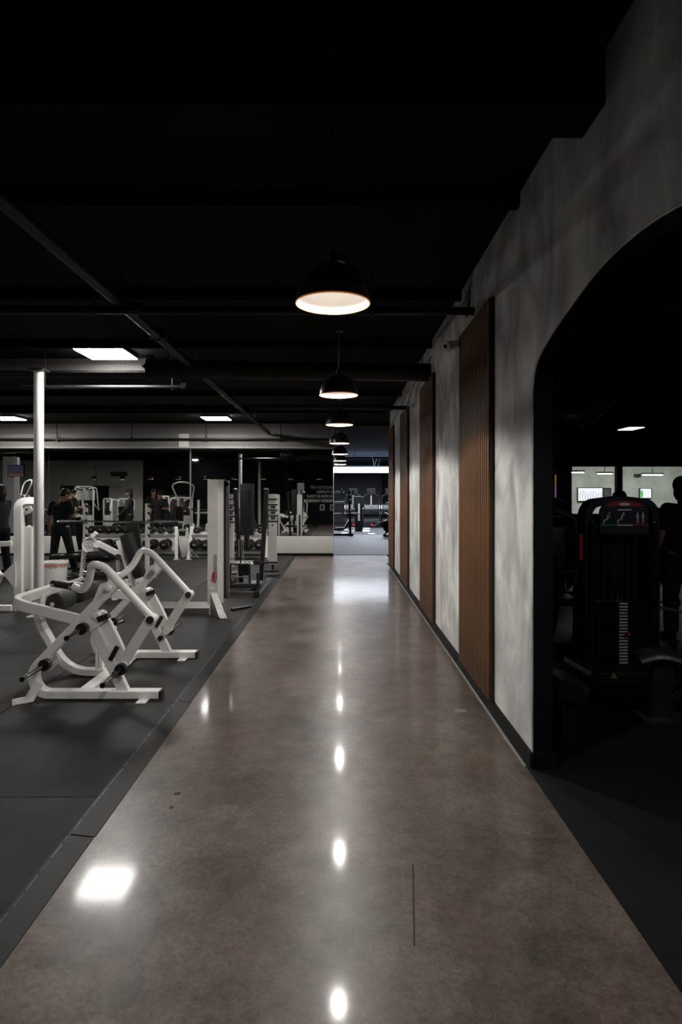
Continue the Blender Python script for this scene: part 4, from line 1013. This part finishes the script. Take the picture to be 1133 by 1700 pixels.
# plate machine at right in far room
t = thing('plate_machine', 'black machine with a round weight wheel beside the end of the plaster wall', 'exercise machine', (1.86, 24.3, 0))
c = Vector((.05, 0, .42))
MB().lathe([(.05, 0), (.26, 0), (.28, .03), (.28, .09), (.26, .12), (.05, .12), (.05, 0)], c+Vector((0, -.06, 0)), 32, (0, 1, 0)).build('flywheel', 'black_gloss', t)
MB().bar([(-.2, 0, .04), (.6, 0, .04)], .07, .08, ref=(0, 0, 1)).bar([(-.2, 0, .03), (-.05, 0, .2)], .07, .06).build('base', 'black_metal', t)
MB().bar([(.05, 0, .42), (.05, 0, .06)], .06, .08).build('post', 'black_metal', t)
MB().tube(rnd([(.05, -.1, .62), (-.35, -.1, .55), (-.55, -.1, .38)], .2), .03, 10).build('pedal_arm', 'black_metal', t)
MB().bar([(-.02, -.12, .6), (-.02, -.12, .74)], .03, .06).build('wheel_fork', 'white_metal', t)
MB().bar([(.3, 0, .5), (.35, .1, 1.15), (.1, .1, 1.25)], .05, .06).build('mast', 'black_metal', t)
MB().cyl((-.1, -.05, 1.3), (.3, .05, 1.25), .025, 10).cyl((-.15, 0, .92), (.2, 0, .75), .025, 10).build('handle_bar', 'chrome', t)
MB().box((.28, -.06, .78), (.24, .2, .12), bev=.02).build('seat', 'white_plastic', t)

# ================= SIDE ROOM =================
OS = (2.42, 5.5, 0)
t = thing('selector_machine', 'black stack machine with a red-topped instruction panel in the side room', 'exercise machine', OS)
wS = .62
for s in (-1, 1):
    MB().bar(rnd([(s*.29, 0, 0), (s*.29, 0, 1.46), (s*.24, 0, 1.53), (0, 0, 1.56)], .08), .16, .07).build('tower_upright', 'black_metal', t)
    MB().cyl((s*.265, -.09, .2), (s*.265, -.09, 1.36), .028, 14).build('guard_tube', 'smoked', t)
    MB().ball((s*.265, -.09, 1.37), (.05, .05, .03)).build('tube_cap', 'chrome', t)
MB().box((0, .06, .72), (.5, .03, 1.2)).build('rear_panel', 'smoked', t)
MB().box((0, -.02, .38), (.46, .14, .62), bev=.01).build('stack_guard', 'black_gloss', t)
pl_ = MB().box((0, 0, 0), (.1, .012, .022)).mesh('weight_label'); pl_.materials.append(M['grey_metal'])
for k in range(20):
    o_ = piece(pl_, 'weight_label', t, (.0, -.10, .17+.0265*k), scale=(.72, 1, .55))
MB().cyl((.03, -.11, .42), (.03, -.14, .42), .016, 12).build('selector_pin', 'red', t)
for s in (-1, 1): MB().cyl((s*.1, -.03, .68), (s*.1, -.03, 1.3), .009, 8).build('guide_rod', 'smoked', t)
MB().cyl((-.03, -.04, .68), (-.03, -.04, .78), .016, 10).build('stack_stem', 'chrome', t)
# instruction panel with arched red top
pc = [(-.205, -.14, 1.32), (.205, -.14, 1.32)]
archp = [(.205, 1.46)]+[(.205*math.cos(a), 1.46+.095*math.sin(a)) for a in [math.radians(15*k) for k in range(1, 12)]]+[(-.205, 1.46)]
MB().prism([(-.205, -.12, 1.27), (.205, -.12, 1.27)]+[(x, -.12, z) for x, z in archp], (0, .03, 0)).build('instruction_panel', 'dark_slate', t)
redp = [(x, z) for x, z in archp if z >= 1.49]
r_ = MB().prism([(x*.97, -.123, z-.003) for x, z in redp], (0, -.002, 0)).build('panel_header', 'red', t)
MB().ball((0, -.125, 1.522), (.10, .004, .026), 20).build('header_oval', 'clear_white', t)
MB().box((0, -.127, 1.475), (.12, .003, .012)).build('panel_title', 'clear_white', t)
fg = MB()
for (x, up) in ((-.14, 0), (-.02, .03)):
    fg.ball((x+.01, -.125, 1.445), (.016, .006, .018), 8)
    fg.bar([(x, -.125, 1.432), (x-.008, -.125, 1.395)], .004, .014).bar([(x-.008, -.125, 1.395), (x-.035, -.125, 1.385), (x-.04, -.125, 1.36)], .004, .009).bar([(x, -.125, 1.425), (x+.02, -.125, 1.41+up)], .004, .006)
for x in (.11, .155):
    fg.ball((x, -.125, 1.45), (.013, .006, .016), 8)
    fg.bar([(x, -.125, 1.44), (x, -.125, 1.40)], .004, .016).bar([(x-.006, -.125, 1.40), (x-.008, -.125, 1.36)], .004, .006).bar([(x+.006, -.125, 1.40), (x+.008, -.125, 1.36)], .004, .006).bar([(x-.014, -.125, 1.415), (x, -.125, 1.44), (x+.014, -.125, 1.415)], .004, .005)
fg.build('panel_figures', 'clear_white', t)
rd = MB()
for x in (-.10, .02): rd.bar([(x-.005, -.125, 1.46), (x+.02, -.125, 1.44), (x+.02, -.125, 1.40)], .004, .004).box((x+.03, -.125, 1.41), (.03, .004, .004))
rd.build('panel_diagram', 'red', t)
MB().box((-.137, -.125, 1.345), (.13, .004, .012)).build('panel_stripe', 'green_print', t)
MB().box((0, -.125, 1.345), (.13, .004, .012)).build('panel_stripe', 'clear_white', t)
MB().box((.137, -.125, 1.345), (.13, .004, .012)).build('panel_stripe', 'red', t)
MB().box((-.35, -.05, 1.15), (.03, .05, .22)).build('side_sticker', 'red', t)
MB().box((0, -.05, .06), (.7, .35, .10), bev=.02).build('base', 'black_metal', t)
MB().prism([(-.17, -.235, .075), (-.11, -.235, .075), (-.14, -.235, .125)], (0, -.003, 0)).build('warning_sticker', 'yellow_print', t)
for x in (-.28, -.21, 0.03, .14): MB().cyl((x, -.22, .09), (x, -.235, .09), .008, 8).build('bolt', 'chrome', t)
MB().bar([(.1, -.15, .06), (.75, -.95, .06)], .06, .08, ref=(0, 0, 1)).build('floor_beam', 'black_metal', t)
MB().tube(rnd([(-.42, -.3, .08), (-.3, -.55, .02), (-.15, -.5, .03)], .1), .01, 8).build('cable_loop', 'chrome', t)
MB().cyl((-.60, -.35, .26), (-.42, -.45, .16), .03, 12).build('hand_grip', 'far_wall2', t)
MB().tube([(-.42, -.45, .16), (-.33, -.42, .12)], .012, 8).cyl((-.75, -.25, .34), (-.60, -.35, .26), .015, 10).build('handle_rod', 'black_gloss', t)
# low bench at right
t = thing('low_bench', 'glossy black padded bench on a black base, lower right in the side room', 'bench', (2.16, 4.5, 0))
MB().sweep(rnd([(-.06, 0, .43), (.08, 0, .47), (.5, -.02, .36), (.9, -.05, .3)], .15), [(.11*math.cos(a*PI/8), .055*math.sin(a*PI/8)) for a in range(16)], ref=(0, 1, 0)).build('bench_pad', 'black_vinyl', t)
MB().bar([(.13, 0, .42), (.10, 0, .03)], .12, .14).build('post', 'black_metal', t)
MB().bar([(.12, 0, .06), (.6, .2, .40)], .07, .07).build('brace', 'black_metal', t)
MB().box((.12, 0, .02), (.32, .28, .04), bev=.02).build('foot_plate', 'black_metal', t)
MB().bar([(.2, .0, .33), (.9, .1, .33)], .06, .08).build('beam', 'black_metal', t)
MB().cyl((.02, .15, .33), (.02, .2, .33), .025, 12).build('adjust_knob', 'red', t)
# small black box at the jamb
t = thing('pedal_unit', 'small black machine foot beside the arch jamb', 'exercise machine', (1.44, 4.12, 0))
MB().box((0, 0, .15), (.10, .3, .3), bev=.02).build('pedestal', 'black_metal', t); MB().box((.02, 0, .36), (.2, .34, .13), rot=Quaternion((0, 1, 0), .25), bev=.03).build('cushion', 'black_vinyl', t)
# dark machines further back in side room
def dark_machine(label, x, y, s=1.0, rz=0.0):
    t = thing('dark_machine', label, 'exercise machine', (x, y, 0), rz)
    for k in (-1, 1): MB().bar(rnd([(k*.3*s, 0, 0), (k*.3*s, 0, 1.35*s), (k*.05, 0, 1.45*s)], .1), .08, .06).build('upright', 'black_metal', t)
    MB().box((0, 0, .05), (.8*s, .9*s, .08), bev=.01).build('base', 'black_paint', t)
    MB().box((0, -.25, .5), (.36, .4, .08), bev=.03).build('seat', 'black_vinyl', t)
    MB().box((0, 0, .9), (.34, .08, .7), bev=.03).build('backrest', 'black_vinyl', t)
    MB().cyl((-.55*s, -.1, .78), (.45*s, -.12, .78), .018, 10).build('press_bar', 'chrome', t)
    for k in (-1, 1): MB().lathe([(0, 0), (.13, 0), (.14, .01), (.14, .03), (0, .04)], (k*.36*s, -.1, .68), 20, (0, 1, 0)).build('weight_disc', 'black_metal', t)
    MB().bar([(0, -.05, .06), (0, -.25, .48)], .06, .06).build('post', 'black_metal', t)
    return t
dark_machine('dark machine with a steel press bar just inside the arch jamb', 2.28, 6.9, 1.0)
dark_machine('dark machine standing farther back near the lit opening', 3.5, 10.4, 1.05, .3)
dark_machine('dark machine at the right edge behind the standing person', 5.3, 8.6, 1.0, -.3)
# cable pulleys right of tower
t = thing('cable_pulley', 'small pulley on black cables right of the selector machine', 'pulley', (3.05, 5.75, 0))
MB().cyl((0, 0, .62), (0, .03, .62), .05, 20).build('wheel', 'smoked', t)
MB().cyl((0, -.01, .62), (0, -.004, .62), .012, 8).build('hub', 'chrome', t)
MB().tube([(-.04, 0, .64), (-.16, 0, 1.0)], .005, 6).tube([(.0, 0, .66), (-.1, 0, 1.05)], .005, 6).tube(rnd([(-.2, 0, .62), (-.12, 0, .62), (-.07, 0, .7), (-.22, 0, .98)], .05), .006, 6).build('cable', 'smoked', t)
MB().bar([(-.22, 0, .60), (.22, 0, .50)], .03, .025).bar([(.2, 0, .5), (.2, 0, 0)], .05, .05).build('arm', 'far_wall2', t)
t = thing('water_bottle', 'small pale bottle on the side room floor behind the arch jamb', 'bottle', (1.99, 6.2, 0))
MB().lathe([(0, 0), (.035, 0), (.037, .15), (.02, .2), (.018, .24), (0, .24)], n=16).build('bottle_body', 'far_wall2', t); MB().cyl((0, 0, .24), (0, 0, .265), .02, 12).build('cap', 'dark_print', t)
# neon sliver and reception clutter
t = thing('signal_strip', 'thin purple and orange lit strip by the left edge of the lit opening', 'light', W(923, 805, 12.5))
MB().box((0, 0, .1), (.02, .02, .2)).build('upper_glow', mat('orange_glow', (.1, .05, 0), .5, emit=(.8, .3, .05), estr=.3), t)
MB().box((0, 0, -.13), (.02, .02, .24)).build('lower_glow', mat('violet_glow', (.05, 0, .1), .5, emit=(.4, .15, .6), estr=.4), t)
MB().box((0, .02, -.05), (.05, .02, .6)).build('strip_back', 'black_metal', t); MB().cyl((0, .02, .2), (0, .02, CH-W(923, 805, 12.5).z), .008, 6).build('hanging_rod', 'black_metal', t)

# ================= PEOPLE =================
def solid(mb, name, m, parent, vox=.014, smooth=4):
    me = mb.mesh(name)
    o = bpy.data.objects.new('tmp', me); COL.objects.link(o)
    r = o.modifiers.new('r', 'REMESH'); r.mode = 'VOXEL'; r.voxel_size = vox; r.use_smooth_shade = True
    s = o.modifiers.new('s', 'SMOOTH'); s.factor = .5; s.iterations = smooth
    bpy.context.view_layer.update()
    me2 = bpy.data.meshes.new_from_object(o.evaluated_get(bpy.context.evaluated_depsgraph_get()))
    bpy.data.objects.remove(o); bpy.data.meshes.remove(me)
    me2.name = name; me2.materials.clear(); me2.materials.append(M[m])
    o = bpy.data.objects.new(name, me2); o.parent = parent; COL.objects.link(o); return o
def limb(b, pts, rs, n=12):
    pts = [Vector(p) for p in pts]
    b.tube(pts, rs[0], n, scales=[r/rs[0] for r in rs])
    for p, r in zip(pts, rs): b.ball(p, (2*r, 2*r, 2*r), 12)
def person(label, loc, rz, arms, shirt='black_cloth', pants='black_cloth', sleeve='short', pitch=0.0, turn=0.0, lean=0.0, hair='short', cap=False, legs=None, bag=None, scale=1.0, group=None):
    t = thing('person', label, 'person', loc, rz, group); t.scale = (scale,)*3
    hip = Vector((0, 0, .92)); 
    R = Quaternion((1, 0, 0), -lean)
    def up(v): return hip+R @ (Vector(v)-hip)
    neck = up((0, 0, 1.46)); sh = [up((s*.185, 0, 1.42)) for s in (-1, 1)]
    HR = Quaternion((0, 0, 1), turn) @ Quaternion((1, 0, 0), -pitch-lean*.5)
    nb = neck+Vector((0, 0, .04))
    hc = nb+HR @ Vector((0, .025, .145))
    def hd(v): return hc+HR @ Vector(v)
    legs = legs or [[(-.1, 0, .92), (-.13, .02, .49), (-.15, -.02, .09)], [(.1, 0, .92), (.13, .02, .49), (.15, -.02, .09)]]
    b = MB()
    # torso core, neck, head
    b.tube([hip, up((0, 0, 1.1)), up((0, -.0, 1.3)), up((0, 0, 1.42)), neck], .14, 16, scales=[1, .92, 1.12, 1.0, .45], flat=.65, ref=(1, 0, 0))
    limb(b, [neck-Vector((0, 0, .03)), nb+(hc-nb)*.5], [.056, .052])
    b.ball(hd((0, -.01, .02)), (.155, .195, .20), 20, HR); b.ball(hd((0, .03, -.05)), (.12, .14, .15), 16, HR)
    b.tube([hd((0, .085, .015)), hd((0, .108, -.025)), hd((0, .09, -.035))], .014, 8, scales=[.6, 1, .8])
    b.ball(hd((0, .085, -.065)), (.05, .03, .014), 8, HR); b.ball(hd((0, .075, -.1)), (.05, .05, .04), 10, HR)
    for s in (-1, 1): b.ball(hd((s*.078, -.01, -.01)), (.022, .04, .065), 8, HR)
    for i, s in enumerate((-1, 1)):
        el, wr_, hdv = [Vector(p) for p in arms[i]]
        limb(b, [sh[i], (sh[i]+el)/2, el], [.055, .05, .042]); limb(b, [el, el.lerp(wr_, .35), wr_], [.042, .043, .027])
        d = (hdv-wr_).normalized(); side = d.cross(Vector((0, 0, 1)) if abs(d.z) < .8 else Vector((0, 1, 0))).normalized(); nn = side.cross(d).normalized()
        palm = wr_+d*.085
        b.sweep([wr_, wr_+d*.03, palm], [(.034*math.cos(a*PI/5), .015*math.sin(a*PI/5)) for a in range(10)], ref=side, scales=[.7, 1, 1.1])
        for k, ln in enumerate((.068, .08, .076, .06)):
            o_ = side*(-.027+.018*k); p0 = palm-d*.01+o_
            p1 = p0+d*ln*.5; p2 = p1+(d*.8-nn*.6).normalized()*ln*.3; p3 = p2+(d*.3-nn).normalized()*ln*.28
            b.tube([p0, p1, p2, p3], .0095, 8, scales=[1, .95, .85, .7])
        tb = wr_+d*.02-side*.028*s
        b.tube([tb, tb+(d*.6-side*s)*.035, tb+(d*1.1-side*s*.9)*.055], .012, 8, scales=[1.1, 1, .75])
    for L_ in legs: limb(b, L_, [.085, .058, .04])
    body = solid(b, 'body', 'skin', t, .012, 3)
    eb_ = MB()
    for s in (-1, 1): eb_.ball(hd((s*.032, .083, .015)), (.02, .01, .012), 8, HR)
    eb_.build('eyes', 'hair', body)
    # shirt
    b = MB()
    b.tube([up((0, 0, .86)), up((0, 0, .95)), up((0, 0, 1.1)), up((0, 0, 1.28)), up((0, 0, 1.40)), up((0, 0, 1.455))], .165, 20, scales=[1.02, 1.02, .98, 1.15, 1.05, .48], flat=.72, ref=(1, 0, 0))
    for i in (0, 1):
        el, wr_, _ = [Vector(p) for p in arms[i]]
        if sleeve == 'short': limb(b, [sh[i], sh[i].lerp(el, .68)], [.072, .066])
        else: limb(b, [sh[i], sh[i].lerp(el, .5), el], [.07, .06, .052]); limb(b, [el, el.lerp(wr_, .95)], [.052, .036])
        limb(b, [up((0, 0, 1.38)), sh[i]], [.09, .07])
    shirt_o = solid(b, 'shirt', shirt, t, .013, 4)
    b = MB()
    b.tube([(0, 0, .80), (0, 0, .88), up((0, 0, 1.08))], .160, 18, scales=[1.0, 1.03, .88], flat=.75, ref=(1, 0, 0))
    for L_ in legs: limb(b, [Vector(L_[0])-Vector((0, 0, .05)), L_[1], Vector(L_[1]).lerp(Vector(L_[2]), .9)], [.108, .083, .075])
    solid(b, 'trousers', pants, t, .014, 4)
    for L_ in legs:
        a = Vector(L_[2]); b = MB()
        b.ball((a.x, a.y+.05, .045), (.095, .27, .09), 16); b.ball((a.x, a.y, .08), (.09, .1, .13), 12)
        b.box((a.x, a.y+.05, .012), (.09, .26, .024), bev=.01); b.build('shoe', 'black_cloth', t)
    # hair
    b = MB()
    b.ball(hd((0, -.018, .045)), (.175, .205, .185), 20, HR)
    if hair == 'long':
        b.ball(hd((0, -.06, -.05)), (.18, .13, .26), 16, HR); b.ball(hd((0, -.065, -.14)), (.16, .09, .16), 14, HR)
    else:
        b.ball(hd((0, -.05, 0)), (.165, .13, .16), 16, HR)
        for k in range(14): b.ball(hd((.06*math.cos(k*2.4), .02+.06*math.sin(k*2.4), .115)), (.04, .04, .03), 8, HR)
    h_ = solid(b, 'hair', 'hair', t, .012, 1)
    if cap:
        b = MB(); b.ball(hd((0, -.01, .07)), (.18, .21, .13), 18, HR); b.tube([hd((0, .08, .06)), hd((0, .17, .05))], .07, 14, flat=.12, ref=(1, 0, 0))
        solid(b, 'cap', 'grey_cloth', t, .01, 1)
    return t, body
# arms: [left (-X): elbow, wrist, hand] , [right (+X)]
hangL = [(-.27, -.02, 1.14), (-.30, .06, .90), (-.30, .08, .8)]
hangR = [(.27, -.02, 1.14), (.30, .06, .90), (.30, .08, .8)]
phoneR = [(.27, .03, 1.16), (.14, .27, 1.17), (.08, .35, 1.2)]
phoneL = [(-.27, .03, 1.15), (-.13, .26, 1.10), (-.08, .34, 1.12)]
t, b_ = person('man in black t-shirt and black trousers, head bowed, back turned, behind the trash can', (-5.83, 13.2, 0), -.15, [hangL, phoneR], pitch=.55, turn=-.5,
               legs=[[(-.1, 0, .92), (-.16, .02, .49), (-.19, -.02, .09)], [(.1, 0, .92), (.17, .05, .49), (.28, .05, .09)]], scale=1.0)
ph = thing('phone', 'dark phone held by the man in the black t-shirt', 'phone', (-5.7, 13.54, 1.22), -.15)
MB().box((0, 0, 0), (.075, .012, .15), rot=Quaternion((1, 0, 0), .9), bev=.004).build('phone_case', 'black_gloss', ph)
jk = thing('hanging_jacket', 'black jacket hanging down from the arm of the man in black', 'jacket', (-5.56, 13.38, 0))
b = MB(); b.sweep([(0, 0, 1.13), (.05, 0, .95), (.10, 0, .7), (.14, .0, .45)], [(.05*math.cos(a*PI/6)*(1+.15*math.sin(3*a)), .11*math.sin(a*PI/6)) for a in range(12)], ref=(0, 1, 0), scales=[.6, 1, 1.2, 1.1]); b.build('jacket_cloth', 'black_cloth', jk)
person('person in black long sleeves and dark hair, cut by the left edge of the photo', (-6.90, 12.85, 0), 1.25, [[(-.24, .10, 1.14), (-.1, .30, .97), (-.06, .37, .90)], [(.24, .10, 1.14), (.1, .30, .97), (.06, .37, .90)]], shirt='grey_cloth', sleeve='long', hair='long', cap=True, scale=1.02)
person('man in black t-shirt reaching forward, seen in the mirror above the bowed man', (-8.62, 13.4, 0), -1.3, [phoneL, [(.25, .12, 1.18), (.2, .38, 1.15), (.18, .48, 1.14)]], pitch=.5, scale=1.02)
person('man in dark clothes looking right, seen in the mirror beside the bowed man', (-6.75, 10.8, 0), -.9, [hangL, hangR], pitch=.1, scale=1.03, shirt='black_cloth')
person('person in a red shirt bending forward, seen in the mirror by the column', (-11.3, 9.6, 0), 1.2, [phoneL, phoneR], shirt='red_cloth', lean=.35, pitch=.3, scale=.97)
t, b_ = person('person in a black printed t-shirt with back turned, cut by the right edge', (3.80, 7.0, 0), .1, [hangL, hangR], pitch=.1, scale=1.02, hair='long')
gr = MB()
random.seed(3)
def back(x, z): return (x, -.135-.02*math.cos(x*9), z)
for k in range(14):
    x = -.13+.02*k; gr.tube([back(x, 1.33+random.uniform(-.02, .03)), back(x+random.uniform(-.02, .03), 1.28), back(x+random.uniform(-.01, .03), 1.24+random.uniform(-.03, .02))], .003, 5)
gr.tube([back(-.14, 1.35), back(-.05, 1.30), back(.05, 1.31), back(.14, 1.36)], .004, 5).tube([back(.1, 1.3), back(.14, 1.22), back(.16, 1.15)], .003, 5)
for k in range(6): gr.box(back(-.09+.035*k, 1.10), (.006, .006, .07+.03*(k % 2)))
gr.box(back(0, 1.16), (.22, .006, .006)).box(back(0, 1.03), (.22, .006, .006))
gr.build('shirt_print', 'far_wall', t)
person('dark silhouette of a bent person behind the selector machine, against the lit opening', (3.62, 8.1, 0), 2.6, [phoneL, phoneR], lean=.30, pitch=.5, scale=.97)
